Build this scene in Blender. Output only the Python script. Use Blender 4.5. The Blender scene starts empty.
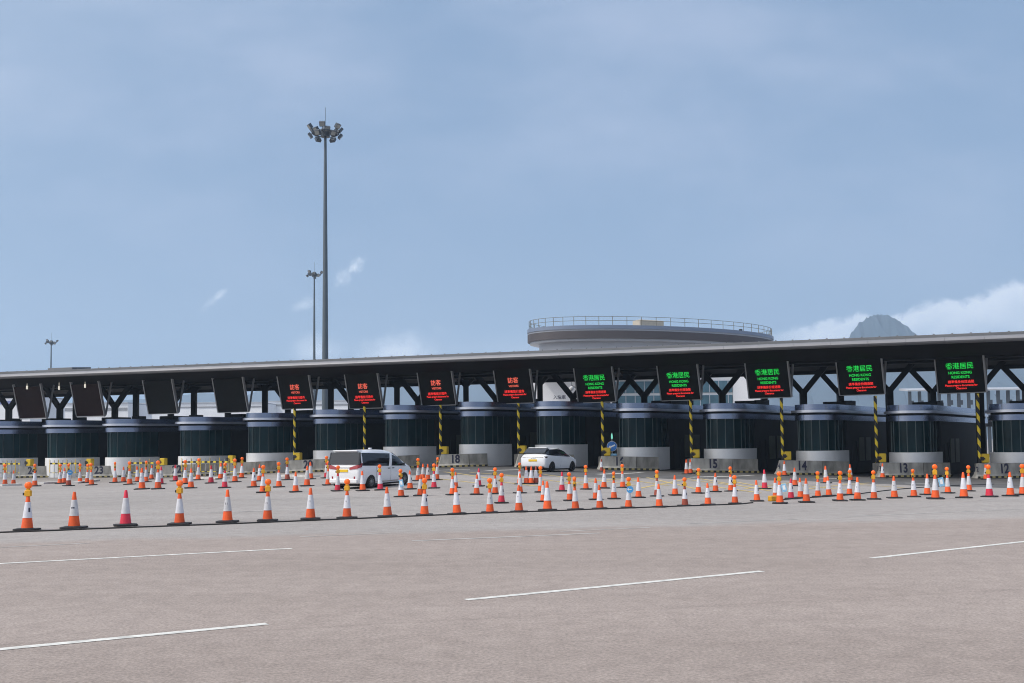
import bpy, bmesh, math, random
from math import sin, cos, pi, radians, sqrt, atan2
from mathutils import Matrix, Vector
random.seed(7)
S = bpy.context.scene
COL = S.collection

# ------------------------------------------------------------------ camera
F = 1070.0; CAMH = 2.2
PITCH = radians(3.3); ROLL = radians(0.56)
SHIFT = (101.5 - F * math.tan(PITCH)) / 1024.0
CM = Matrix.Rotation(pi/2 + PITCH, 3, 'X') @ Matrix.Rotation(-ROLL, 3, 'Z')
CP = Vector((0, 0, CAMH))
cd = bpy.data.cameras.new('camera'); cam = bpy.data.objects.new('camera', cd); COL.objects.link(cam)
cd.sensor_width = 36; cd.lens = 36 * F / 1024; cd.shift_y = SHIFT; cd.clip_end = 30000; cd.clip_start = 0.1
cam.matrix_world = Matrix.Translation(CP) @ CM.to_4x4()
S.camera = cam

def ray(px, py):
    return CM @ Vector(((px-512)/F, (341.5-py)/F + SHIFT*1024/F, -1))
def at_depth(px, py, Y):
    d = ray(px, py); return CP + d * (Y/d.y)
def x_at(px, Y, z):
    xn = (px-512)/F
    r0, r2 = CM.col[0], CM.col[2]
    k = r0 + xn*r2
    return -(k.y*Y + k.z*(z-CAMH)) / k.x
def z_at(py, px, Y):
    return at_depth(px, py, Y).z

# ------------------------------------------------------------------ ground height (drainage crown of the apron)
GK = [(-400,-.3),(-60,-.45),(-43,-.46),(-30,-.44),(-17,-.04),(-8,.3),(-3,.4),(2,.34),(9.3,.05),(15.4,-.1),(21,-.28),(27,-.46),(34,-.5),(60,-.5),(400,-.3)]
def sm(t): t = max(0, min(1, t)); return t*t*(3-2*t)
def g_exact(x, y):
    for (a, va), (b, vb) in zip(GK, GK[1:]):
        if a <= x <= b:
            v = va + (vb-va)*sm((x-a)/(b-a))*0.5 + (vb-va)*((x-a)/(b-a))*0.5; break
    else: v = -.3
    return v * sm((y-27)/45)
XS = [-4500,-2500,-1200,-600,-300,-150] + [i for i in range(-100, 101)] + [150,300,600,1200,2500,4500]
YS = [-60,-20] + list(range(0, 131)) + [160,220,300,450,700,1100,1800,2800,4600]
import bisect
def g(x, y):
    i = max(0, min(len(XS)-2, bisect.bisect_right(XS, x)-1)); j = max(0, min(len(YS)-2, bisect.bisect_right(YS, y)-1))
    u = (x-XS[i])/(XS[i+1]-XS[i]); v = (y-YS[j])/(YS[j+1]-YS[j])
    a, b, c, d = g_exact(XS[i],YS[j]), g_exact(XS[i+1],YS[j]), g_exact(XS[i],YS[j+1]), g_exact(XS[i+1],YS[j+1])
    return (a*(1-u)+b*u)*(1-v) + (c*(1-u)+d*u)*v
def hit(px, py):
    d = ray(px, py); y = 4.0; last = None
    while y < 140:
        p = CP + d*(y/d.y)
        if p.z <= g(p.x, p.y): break
        y += .25
    lo, hi = y-.25, y
    for _ in range(18):
        m = (lo+hi)/2; p = CP + d*(m/d.y)
        if p.z <= g(p.x, p.y): hi = m
        else: lo = m
    p = CP + d*(hi/d.y); return Vector((p.x, p.y, g(p.x, p.y)))
def zline(px): return 1/(.01053 + (px-75)*3.35e-6)

# ------------------------------------------------------------------ materials
def newmat(name):
    m = bpy.data.materials.new(name); m.use_nodes = True
    nt = m.node_tree; b = nt.nodes['Principled BSDF']
    return m, nt, b
def mat(name, col, rough=.6, metal=0, var=0.0, scale=3.0, bump=0.0, emit=None, es=0, coat=0, stretch=None, spec=None):
    m, nt, b = newmat(name)
    b.inputs['Base Color'].default_value = (*col, 1); b.inputs['Roughness'].default_value = rough; b.inputs['Metallic'].default_value = metal
    if coat: b.inputs['Coat Weight'].default_value = coat; b.inputs['Coat Roughness'].default_value = .05
    if spec is not None: b.inputs['Specular IOR Level'].default_value = spec
    if emit: b.inputs['Emission Color'].default_value = (*emit, 1); b.inputs['Emission Strength'].default_value = es
    if var or bump:
        tc = nt.nodes.new('ShaderNodeTexCoord'); n = nt.nodes.new('ShaderNodeTexNoise')
        n.inputs['Scale'].default_value = scale; n.inputs['Detail'].default_value = 5
        if stretch:
            mp = nt.nodes.new('ShaderNodeMapping'); mp.inputs['Scale'].default_value = stretch
            nt.links.new(tc.outputs['Object'], mp.inputs['Vector']); nt.links.new(mp.outputs[0], n.inputs['Vector'])
        else: nt.links.new(tc.outputs['Object'], n.inputs['Vector'])
        if var:
            r = nt.nodes.new('ShaderNodeValToRGB')
            r.color_ramp.elements[0].position = .3; r.color_ramp.elements[1].position = .72
            r.color_ramp.elements[0].color = (*[c*(1-var) for c in col], 1); r.color_ramp.elements[1].color = (*[min(1, c*(1+var*.6)) for c in col], 1)
            nt.links.new(n.outputs['Fac'], r.inputs['Fac']); nt.links.new(r.outputs['Color'], b.inputs['Base Color'])
        if bump:
            bp = nt.nodes.new('ShaderNodeBump'); bp.inputs['Strength'].default_value = bump; bp.inputs['Distance'].default_value = .02
            nt.links.new(n.outputs['Fac'], bp.inputs['Height']); nt.links.new(bp.outputs[0], b.inputs['Normal'])
    return m
M = {}
M['orange'] = mat('cone_orange', (.88,.115,.016), .55, var=.18, scale=4)
M['red'] = mat('cone_red', (.66,.025,.06), .5, var=.15, scale=4)
M['dullorange'] = mat('cone_faded', (.36,.07,.04), .7, var=.3, scale=5)
M['sleeve'] = mat('reflective_white', (.66,.67,.72), .45, var=.16, scale=6)
M['rubber'] = mat('black_rubber', (.018,.018,.02), .75, var=.3, scale=8)
M['mark'] = mat('ink', (.03,.03,.06), .7)
M['lampyellow'] = mat('lamp_yellow', (.75,.38,.015), .45, var=.15, scale=9)
M['lens'] = mat('lamp_lens', (.95,.14,.008), .25, var=.12, scale=14, emit=(1,.15,.01), es=.12)
M['bluesign'] = mat('sign_blue', (.03,.18,.55), .45, var=.1)
M['paleblue'] = mat('sign_blue_faded', (.25,.5,.72), .45, var=.2, scale=8)
M['white'] = mat('sign_white', (.8,.8,.8), .5)
M['concrete'] = mat('barrier_concrete', (.40,.385,.35), .9, var=.38, scale=2.2, bump=.15, stretch=(1,1,.45))
M['concrete_dark'] = mat('barrier_concrete_dark', (.26,.25,.225), .9, var=.4, scale=2.5, bump=.15, stretch=(1,1,.45))  # darker tone of the barrier concrete, for second blocks and post plinths
M['black'] = mat('black_paint', (.015,.015,.016), .6)
M['yellow'] = mat('yellow_paint', (.74,.50,.02), .5, var=.12, scale=3)
M['steel'] = mat('galvanised_steel', (.38,.40,.42), .45, .55, var=.12, scale=2)
M['darksteel'] = mat('dark_painted_steel', (.007,.008,.011), .6, spec=.25, var=.2, scale=1.5)
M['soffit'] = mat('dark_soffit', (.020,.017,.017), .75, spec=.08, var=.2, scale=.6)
M['fascia'] = mat('fascia_aluminium', (.22,.22,.235), .5, .15, var=.07, scale=.8)
M['rooftop'] = mat('roof_sheet', (.16,.165,.175), .6, var=.15, scale=.6)
M['band'] = mat('booth_cladding', (.27,.315,.42), .24, .9, var=.08, scale=.9)
M['lip'] = mat('booth_lip', (.70,.72,.78), .3, .75, var=.06)
M['boothwhite'] = mat('booth_white_panel', (.90,.90,.90), .4, .12, var=.05, scale=1.2)
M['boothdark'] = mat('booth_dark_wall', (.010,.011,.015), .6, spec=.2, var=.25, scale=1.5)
M['glass'] = mat('booth_tinted_glass', (.004,.027,.033), .07, var=.5, scale=.5, spec=.15)
M['mullion'] = mat('mullion', (.06,.085,.09), .4, .5)
M['signface'] = mat('led_panel', (.010,.010,.009), .7, spec=.2, var=.2, scale=2)
M['signfaceoff'] = mat('led_panel_off', (.028,.012,.011), .7, spec=.2, var=.2, scale=2)
M['signframe'] = mat('sign_frame', (.46,.47,.49), .5, .3)
M['ledred'] = mat('led_red', (.1,.004,.004), .5, emit=(1,.035,.03), es=1.15)
M['ledredpale'] = mat('led_red_pale', (.1,.01,.01), .5, emit=(1,.16,.10), es=.95)
M['ledgreen'] = mat('led_green', (.004,.1,.01), .5, emit=(.02,1,.12), es=.62)
M['carwhite'] = mat('car_paint', (.80,.81,.83), .28, coat=.7)
M['carglass'] = mat('car_glass', (.012,.014,.018), .05)
M['carglassrear'] = mat('car_rear_glass', (.03,.034,.042), .06)
M['tyre'] = mat('tyre_rubber', (.012,.012,.013), .8)
M['rim'] = mat('alloy', (.30,.31,.32), .35, .8)
M['rimdark'] = mat('alloy_dark', (.04,.04,.045), .35, .6)
M['redlens'] = mat('tail_lamp', (.27,.004,.012), .15, coat=.5)
M['darklens'] = mat('smoked_lamp', (.02,.012,.014), .12, coat=.5)
M['plate'] = mat('number_plate', (.80,.52,.02), .5)
M['chrome'] = mat('chrome', (.6,.6,.62), .15, 1)
M['mast'] = mat('mast_steel', (.105,.13,.15), .5, .35, var=.1, scale=.7)
M['flood'] = mat('floodlight_body', (.075,.09,.11), .45, .3)
M['floodglass'] = mat('floodlight_glass', (.34,.34,.32), .15)
M['tpale'] = mat('terminal_cladding', (.43,.45,.49), .5, var=.05, scale=.3)
M['tbrown'] = mat('terminal_soffit', (.075,.066,.07), .6, var=.15, scale=.3)
M['tblue'] = mat('terminal_rim', (.20,.24,.32), .45, .3, var=.06, scale=.4)
M['tglass'] = mat('terminal_glass', (.10,.20,.25), .12, .2, var=.35, scale=.5)
M['rail'] = mat('rail_metal', (.16,.15,.11), .6)
M['beige'] = mat('plant_box', (.52,.46,.37), .7, var=.12)
M['farwall'] = mat('far_building', (.82,.83,.85), .7, var=.1, scale=.15)
M['farband'] = mat('far_band', (.20,.23,.45), .6)
M['fargrey'] = mat('far_grey', (.30,.31,.33), .7, var=.15)
M['linewhite'] = mat('road_paint', (.68,.67,.63), .7, var=.3, scale=7)
M['linefaint'] = mat('road_paint_worn', (.47,.45,.43), .8, var=.28, scale=1.6)
M['lineyellow'] = mat('road_paint_yellow_worn', (.56,.42,.16), .8, var=.3, scale=1.2)
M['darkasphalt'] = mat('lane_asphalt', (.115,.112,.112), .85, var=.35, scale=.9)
M['twall'] = mat('terminal_white_wall', (.80,.80,.81), .5, var=.04, scale=.3)
M['kerb'] = mat('kerb_concrete', (.55,.54,.52), .8, var=.2, scale=1.5)
M['greenpane'] = mat('pale_green_pane', (.06,.075,.045), .5, var=.4, scale=1.5)
M['green'] = mat('green_lamp', (.2,.7,.55), .4, emit=(.3,1,.75), es=.5)
M['amber'] = mat('amber_lamp', (.8,.3,.05), .4, emit=(1,.45,.1), es=1.5)
M['lampwhite'] = mat('strip_lamp', (.8,.78,.7), .4, emit=(1,.95,.8), es=.6)
M['hill'] = mat('hillside', (.026,.045,.062), .95, var=.45, scale=.012)

for k in ('orange', 'red', 'sleeve', 'rubber', 'lampyellow'):     # each cone has its own age and grime
    nt = M[k].node_tree; b = nt.nodes['Principled BSDF']; src = b.inputs['Base Color'].links[0].from_socket
    oi = nt.nodes.new('ShaderNodeObjectInfo'); rr = nt.nodes.new('ShaderNodeValToRGB'); mx = nt.nodes.new('ShaderNodeMix'); mx.data_type = 'RGBA'; mx.blend_type = 'MULTIPLY'; mx.inputs[0].default_value = 1
    rr.color_ramp.elements[0].color = (.78,.76,.72,1); rr.color_ramp.elements[1].color = (1.06,1.05,1.05,1); rr.color_ramp.elements[1].position = .7
    nt.links.new(oi.outputs['Random'], rr.inputs['Fac']); nt.links.new(src, mx.inputs[6]); nt.links.new(rr.outputs['Color'], mx.inputs[7]); nt.links.new(mx.outputs[2], b.inputs['Base Color'])

def stripes(name, c1, c2, freq, tilt):
    m, nt, b = newmat(name)
    tc = nt.nodes.new('ShaderNodeTexCoord'); sx = nt.nodes.new('ShaderNodeSeparateXYZ')
    nt.links.new(tc.outputs['Object'], sx.inputs[0])
    def math_(op, a, bb):
        n = nt.nodes.new('ShaderNodeMath'); n.operation = op
        for i, v in enumerate((a, bb)):
            if isinstance(v, (int, float)): n.inputs[i].default_value = v
            else: nt.links.new(v, n.inputs[i])
        return n.outputs[0]
    if tilt == 'x': v = math_('MULTIPLY', sx.outputs['X'], freq)
    else: v = math_('MULTIPLY', math_('ADD', sx.outputs['Z'], math_('MULTIPLY', sx.outputs['X'], tilt)), freq)
    fr = math_('FRACT', v, 0); st = math_('GREATER_THAN', fr, .5)
    mx = nt.nodes.new('ShaderNodeMix'); mx.data_type = 'RGBA'
    nt.links.new(st, mx.inputs[0]); mx.inputs[6].default_value = (*c1, 1); mx.inputs[7].default_value = (*c2, 1)
    nt.links.new(mx.outputs[2], b.inputs['Base Color']); b.inputs['Roughness'].default_value = .5
    return m
M['postripe'] = stripes('striped_post', (.012,.012,.012), (.88,.66,.03), 1.15, 1.6)
M['kerbstripe'] = stripes('striped_base', (.012,.012,.012), (.42,.35,.14), 2.2, 'x')
M['tape'] = stripes('striped_tape', (.012,.012,.012), (.76,.58,.05), 1.9, 'x')

# asphalt: two surfacings met along a line, with aggregate speckle, worn lanes and stains
def asphalt():
    m, nt, b = newmat('asphalt_apron')
    N = nt.nodes.new; L = nt.links.new
    tc = N('ShaderNodeTexCoord')
    def noise(scale, detail=4, vec=None, rough=.55):
        n = N('ShaderNodeTexNoise'); n.inputs['Scale'].default_value = scale; n.inputs['Detail'].default_value = detail; n.inputs['Roughness'].default_value = rough
        L(vec or tc.outputs['Object'], n.inputs['Vector']); return n.outputs['Fac']
    def mp(rot, sc):
        q = N('ShaderNodeMapping'); q.inputs['Rotation'].default_value = (0,0,rot); q.inputs['Scale'].default_value = sc
        L(tc.outputs['Object'], q.inputs['Vector']); return q.outputs[0]
    def ma(op, a, c, d=None):
        n = N('ShaderNodeMath'); n.operation = op
        for i, v in enumerate((a, c, d)):
            if v is None: continue
            if isinstance(v, (int, float)): n.inputs[i].default_value = v
            else: L(v, n.inputs[i])
        return n.outputs[0]
    def ramp(v, p0, p1, c0=(0,0,0), c1=(1,1,1)):
        r = N('ShaderNodeValToRGB'); r.color_ramp.elements[0].position = p0; r.color_ramp.elements[1].position = p1
        r.color_ramp.elements[0].color = (*c0,1); r.color_ramp.elements[1].color = (*c1,1); L(v, r.inputs['Fac']); return r.outputs['Color']
    def mix(f, a, c, mode='MIX'):
        n = N('ShaderNodeMix'); n.data_type = 'RGBA'; n.blend_type = mode
        if isinstance(f, (int, float)): n.inputs[0].default_value = f
        else: L(f, n.inputs[0])
        for i, v in ((6, a), (7, c)):
            if isinstance(v, tuple): n.inputs[i].default_value = (*v, 1)
            else: L(v, n.inputs[i])
        return n.outputs[2]
    # seam between the pink-grey foreground surfacing and the grey apron
    p, q = hit(60, 541), hit(840, 522)
    dx, dy = q.x-p.x, q.y-p.y; l = sqrt(dx*dx+dy*dy); nx, ny = -dy/l, dx/l; c0 = -(nx*p.x+ny*p.y)
    sx = N('ShaderNodeSeparateXYZ'); L(tc.outputs['Object'], sx.inputs[0])
    dist = ma('ADD', ma('MULTIPLY_ADD', sx.outputs['X'], nx, c0), ma('MULTIPLY', sx.outputs['Y'], ny))
    dist = ma('ADD', dist, ma('MULTIPLY', ma('SUBTRACT', noise(.5), .5), 1.6))
    side = ramp(ma('MULTIPLY_ADD', dist, .5, .5), .2, .8)
    near = mix(ramp(noise(.16, 6), .3, .7), ASPH_A, ASPH_B)
    far = mix(ramp(noise(.11, 6), .3, .7), ASPH_C, ASPH_D)
    col = mix(side, near, far)
    # long streaks of wear along the traffic direction
    st = ramp(noise(1.0, 5, mp(radians(-34), (.05, .4, 1))), .34, .66, (.93,.925,.92), (1.05,1.05,1.05))
    col = mix(1.0, col, st, 'MULTIPLY')
    # aggregate
    ag = ramp(noise(24, 4, None, .8), .36, .64, (.62,.62,.62), (1.32,1.31,1.29))
    col = mix(.8, col, mix(1.0, col, ag, 'MULTIPLY'))
    ag2 = ramp(noise(2.6, 6, None, .75), .32, .68, (.86,.855,.855), (1.12,1.12,1.12))
    col = mix(1.0, col, ag2, 'MULTIPLY')
    # dark oil spots
    oil = ramp(noise(.7, 3), .68, .78, (1,1,1), (.80,.79,.79))
    col = mix(1.0, col, oil, 'MULTIPLY')
    # thin repair joints
    v = N('ShaderNodeTexVoronoi'); v.feature = 'DISTANCE_TO_EDGE'; v.inputs['Scale'].default_value = .045
    L(mp(radians(-34), (.5, 1.4, 1)), v.inputs['Vector'])
    crack = ramp(v.outputs['Distance'], .0, .0022, (.78,.77,.77), (1,1,1))
    col = mix(.45, col, mix(1.0, col, crack, 'MULTIPLY'))
    L(col, b.inputs['Base Color']); b.inputs['Roughness'].default_value = .88; b.inputs['Specular IOR Level'].default_value = .3
    bp = N('ShaderNodeBump'); bp.inputs['Strength'].default_value = .25; bp.inputs['Distance'].default_value = .01
    L(noise(45, 3), bp.inputs['Height']); L(bp.outputs[0], b.inputs['Normal'])
    return m
ASPH_A, ASPH_B, ASPH_C, ASPH_D = (.305,.257,.232), (.338,.288,.262), (.308,.286,.272), (.358,.33,.314)

# ------------------------------------------------------------------ mesh helpers
def bx(bm, x0, x1, y0, y1, z0, z1, T=None):
    vs = [bm.verts.new(v) for v in ((x0,y0,z0),(x1,y0,z0),(x1,y1,z0),(x0,y1,z0),(x0,y0,z1),(x1,y0,z1),(x1,y1,z1),(x0,y1,z1))]
    fs = [bm.faces.new([vs[i] for i in f]) for f in ((3,2,1,0),(4,5,6,7),(0,1,5,4),(1,2,6,5),(2,3,7,6),(3,0,4,7))]
    if T: bmesh.ops.transform(bm, matrix=T, verts=vs)
    return vs
def frame(a, b):
    z = (b-a).normalized(); u = Vector((0,0,1)) if abs(z.z) < .95 else Vector((0,1,0))
    x = u.cross(z).normalized(); y = z.cross(x); return x, y
def tube(bm, a, b, r, r2=None, n=8, cap=True):
    a, b = Vector(a), Vector(b); r2 = r if r2 is None else r2; x, y = frame(a, b)
    A = [bm.verts.new(a + (x*cos(2*pi*i/n)+y*sin(2*pi*i/n))*r) for i in range(n)]
    B = [bm.verts.new(b + (x*cos(2*pi*i/n)+y*sin(2*pi*i/n))*r2) for i in range(n)]
    for i in range(n): bm.faces.new((A[i], A[(i+1)%n], B[(i+1)%n], B[i]))
    if cap: bm.faces.new(A[::-1]); bm.faces.new(B)
def bar(bm, a, b, w, h, up=(0,0,1)):
    a, b = Vector(a), Vector(b); z = (b-a).normalized(); x = Vector(up).cross(z).normalized(); y = z.cross(x)
    P = [(-w/2,-h/2),(w/2,-h/2),(w/2,h/2),(-w/2,h/2)]
    A = [bm.verts.new(a+x*p+y*q) for p, q in P]; B = [bm.verts.new(b+x*p+y*q) for p, q in P]
    for i in range(4): bm.faces.new((A[i], A[(i+1)%4], B[(i+1)%4], B[i]))
    bm.faces.new(A[::-1]); bm.faces.new(B)
def prism(bm, outline, z0, z1, cap=True):
    A = [bm.verts.new((x,y,z0)) for x, y in outline]; B = [bm.verts.new((x,y,z1)) for x, y in outline]; n = len(A)
    for i in range(n): bm.faces.new((A[i], A[(i+1)%n], B[(i+1)%n], B[i]))
    if cap: bm.faces.new(A[::-1]); bm.faces.new(B)
def lathe(bm, prof, n=16, c=(0,0), cap=True):
    R = [[bm.verts.new((c[0]+r*cos(2*pi*i/n), c[1]+r*sin(2*pi*i/n), z)) for i in range(n)] for r, z in prof]
    for a, b in zip(R, R[1:]):
        for i in range(n): bm.faces.new((a[i], a[(i+1)%n], b[(i+1)%n], b[i]))
    if cap: bm.faces.new(R[0][::-1]); bm.faces.new(R[-1])
def extrude_profile(bm, prof, p0, p1, depth_dir):
    # prof = (depth, z) points, swept from p0 to p1 (ground points); depth measured along depth_dir
    p0, p1, d = Vector(p0), Vector(p1), Vector(depth_dir)
    A = [bm.verts.new(p0 + d*a + Vector((0,0,z))) for a, z in prof]; B = [bm.verts.new(p1 + d*a + Vector((0,0,z))) for a, z in prof]; n = len(A)
    for i in range(n): bm.faces.new((A[i], A[(i+1)%n], B[(i+1)%n], B[i]))
    bm.faces.new(A[::-1]); bm.faces.new(B)
def obj(name, bm, m, parent=None, smooth=False, bevel=0, label=None):
    bmesh.ops.recalc_face_normals(bm, faces=bm.faces[:])
    if bevel: bmesh.ops.bevel(bm, geom=bm.edges[:], offset=bevel, segments=1, affect='EDGES', clamp_overlap=True)
    me = bpy.data.meshes.new(name); bm.to_mesh(me); bm.free()
    if m is not None: me.materials.append(M[m] if isinstance(m, str) else m)
    if smooth:
        for p in me.polygons: p.use_smooth = True
        try: me.set_sharp_from_angle(angle=radians(40))
        except Exception: pass
    o = bpy.data.objects.new(name, me); COL.objects.link(o)
    if parent: o.parent = parent
    if label: o['label'] = label
    return o
def tag(o, label, cat, group=None, kind=None):
    if label: o['label'] = label
    if cat: o['category'] = cat
    if group: o['group'] = group
    if kind: o['kind'] = kind
    return o
def thing(name, label, cat, loc=(0,0,0), rz=0, group=None):
    o = bpy.data.objects.new(name, None); COL.objects.link(o); o.empty_display_size = .2
    o.location = loc; o.rotation_euler = (0,0,rz); return tag(o, label, cat, group)
def struct(name, bm, m):
    o = obj(name, bm, m); o['kind'] = 'structure'; return o
def kids(o): return [c for c in bpy.data.objects if c.parent == o]
KID = {}
def copy_tree(o, parent=None, top=True):
    c = o.copy(); COL.objects.link(c)
    if parent: c.parent = parent
    if top:
        for k in ('label',):
            if k in c: del c[k]
    if o.name not in KID: KID[o.name] = kids(o)
    for ch in KID[o.name]: copy_tree(ch, c, False)
    return c
B = bmesh.new
ORD = ['first','second','third','fourth','fifth','sixth','seventh','eighth','ninth','tenth','eleventh','twelfth','thirteenth','fourteenth','fifteenth','sixteenth','seventeenth','eighteenth','nineteenth','twentieth','twenty-first','twenty-second','twenty-third','twenty-fourth','twenty-fifth','twenty-sixth','twenty-seventh','twenty-eighth','twenty-ninth','thirtieth','thirty-first','thirty-second','thirty-third','thirty-fourth','thirty-fifth']

# ------------------------------------------------------------------ ground
bm = B(); V = [[bm.verts.new((x, y, g_exact(x, y))) for y in YS] for x in XS]
for i in range(len(XS)-1):
    for j in range(len(YS)-1): bm.faces.new((V[i][j], V[i+1][j], V[i+1][j+1], V[i][j+1]))
o = struct('ground', bm, asphalt())
for p in o.data.polygons: p.use_smooth = True

def strip(bm, a, b, w, dz=.006):
    a, b = Vector(a), Vector(b); n = max(2, int((b-a).length/.7)); d = (b-a).normalized(); s = Vector((-d.y, d.x, 0)).normalized()*w/2
    prev = None
    for i in range(n+1):
        p = a.lerp(b, i/n); q = []
        for sg in (-1, 1):
            v = p + s*sg; q.append(bm.verts.new((v.x, v.y, g(v.x, v.y)+dz)))
        if prev: bm.faces.new((prev[0], q[0], q[1], prev[1]))
        prev = q
def mark(p, q, w, m, name='lane_marking', dz=.005):
    bm = B(); strip(bm, hit(*p), hit(*q), w, dz); return struct(name, bm, m)
for p, q in (((-80,657.2),(267,624)),((466,600),(762,571.3)),((872,558.2),(1100,533.5))): mark(p, q, .15, 'linewhite')
mark((-5,564), (292,548.6), .15, 'linewhite')
for p, q, w in (((412,541),(600,533.2),.14),((560,531.6),(650,527.6),.1),((690,523.5),(800,519),.1),((0,547.5),(90,543.2),.08),((300,537),(390,533),.08),((850,516.5),(1024,509),.1),
                ((0,519.5),(16,518.9),.12),((52,506.4),(150,502.7),.1),((62,500.6),(140,497.6),.1),((0,499.5),(14,499),.1),((133,514.9),(152,514.2),.12),((184,503.8),(236,501.8),.12),((205,512.8),(262,510.8),.1),((262,500.9),(300,499.6),.1),((240,512),(300,509.4),.1),((330,498.2),(470,494.3),.1),((300,507.5),(385,504.6),.1),((395,506.2),(480,503),.1)):
    mark(p, q, w, 'linefaint')
for p, q in (((444,472),(500,480.4)),((440,479),(478,483.4)),((503,482.2),(540,486.6)),((544,474.6),(572,478.4)),((470,472.6),(530,476.6)),((506,475.5),(585,485)),
             ((576,477.5),(640,486)),((630,480),(668,485.6)),((647,477.6),(697,489.2)),((690,480),(735,485.5)),((640,488.5),(690,478.5)),((700,478.8),(770,491)),((705,485.5),(760,493)),((735,482),(790,491.5)),
             ((745,489),(800,481.5)),((790,484),(850,490.5)),((800,490),(870,483)),((845,483.5),(905,488)),((330,474.5),(350,477.2)),((560,484.5),(640,477.8))):
    mark(p, q, .20, 'lineyellow', 'box_junction_line', .009 + .002*random.random())
for p, q in (((690,477.4),(752,475.6)),((598,474.4),(642,472.7)),((814,478.3),(846,478.6)),((905,483.2),(930,483.6)),((436,470.5),(470,469.4)),((486,470.8),(520,469.7))):
    mark(p, q, .5, 'linewhite', dz=.010)
for i, (p, q) in enumerate((((0,486.2),(20,485.4)),((40,484.2),(62,482.8)),((74,483.6),(96,481.2)),((285,476.4),(316,477.2)),((196,478.8),(226,478.6)))):
    a, b = hit(*p), hit(*q); bm = B(); d = (b-a).normalized()
    bar(bm, a+Vector((0,0,.06)), b+Vector((0,0,.06)), .6, .14); struct('traffic_kerb', bm, 'kerb')

# darker asphalt sheet draped over the lanes running under the canopy
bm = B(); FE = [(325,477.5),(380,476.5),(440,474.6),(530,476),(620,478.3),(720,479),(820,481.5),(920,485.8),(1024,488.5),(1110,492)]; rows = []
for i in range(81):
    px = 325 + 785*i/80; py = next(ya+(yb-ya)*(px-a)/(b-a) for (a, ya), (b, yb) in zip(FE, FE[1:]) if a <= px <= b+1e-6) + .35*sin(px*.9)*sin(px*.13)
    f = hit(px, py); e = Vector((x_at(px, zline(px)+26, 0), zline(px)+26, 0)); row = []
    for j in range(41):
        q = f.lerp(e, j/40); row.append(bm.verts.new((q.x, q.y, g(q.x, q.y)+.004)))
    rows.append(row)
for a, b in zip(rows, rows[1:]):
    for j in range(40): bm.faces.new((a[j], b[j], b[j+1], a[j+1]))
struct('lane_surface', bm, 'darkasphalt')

# ------------------------------------------------------------------ black cables on the ground
def cable(pts, label):
    bm = B(); P = [hit(*p)+Vector((0,0,.012)) for p in pts]; Q = []
    for a, b in zip(P, P[1:]):
        n = max(2, int((b-a).length/1.0))
        for i in range(n):
            v = a.lerp(b, i/n); Q.append(Vector((v.x+random.uniform(-.03,.03), v.y+random.uniform(-.05,.05), g(v.x, v.y)+.02)))
    for a, b in zip(Q, Q[1:]): tube(bm, a, b, .022, n=6)
    tag(obj('cable', bm, 'rubber'), label, 'cable')
cable([(-20,533.6),(60,530.8),(125,528.2),(240,523.9),(330,520.2),(400,517.2),(490,513.4),(560,511),(620,508.8),(690,506.3),(740,504.5),(765,501.8)], 'long black cable lying along the bases of the front row of cones')
cable([(772,500.8),(800,498.8),(823,497.2),(850,495.3),(872,492.6),(920,487.8),(960,485.6),(1000,484)], 'black cable trailing back from the front cones towards barrier 12')

# ------------------------------------------------------------------ lane geometry
LA = radians(35); LV = Vector((sin(LA), cos(LA), 0)); PV = Vector((cos(LA), -sin(LA), 0))
BOOTHS = {26:-86, 25:-18, 24:44, 23:104, 22:177, 21:245, 20:312, 19:382, 18:458, 17:534, 16:616, 15:703, 14:795, 13:888, 12:989}

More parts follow.
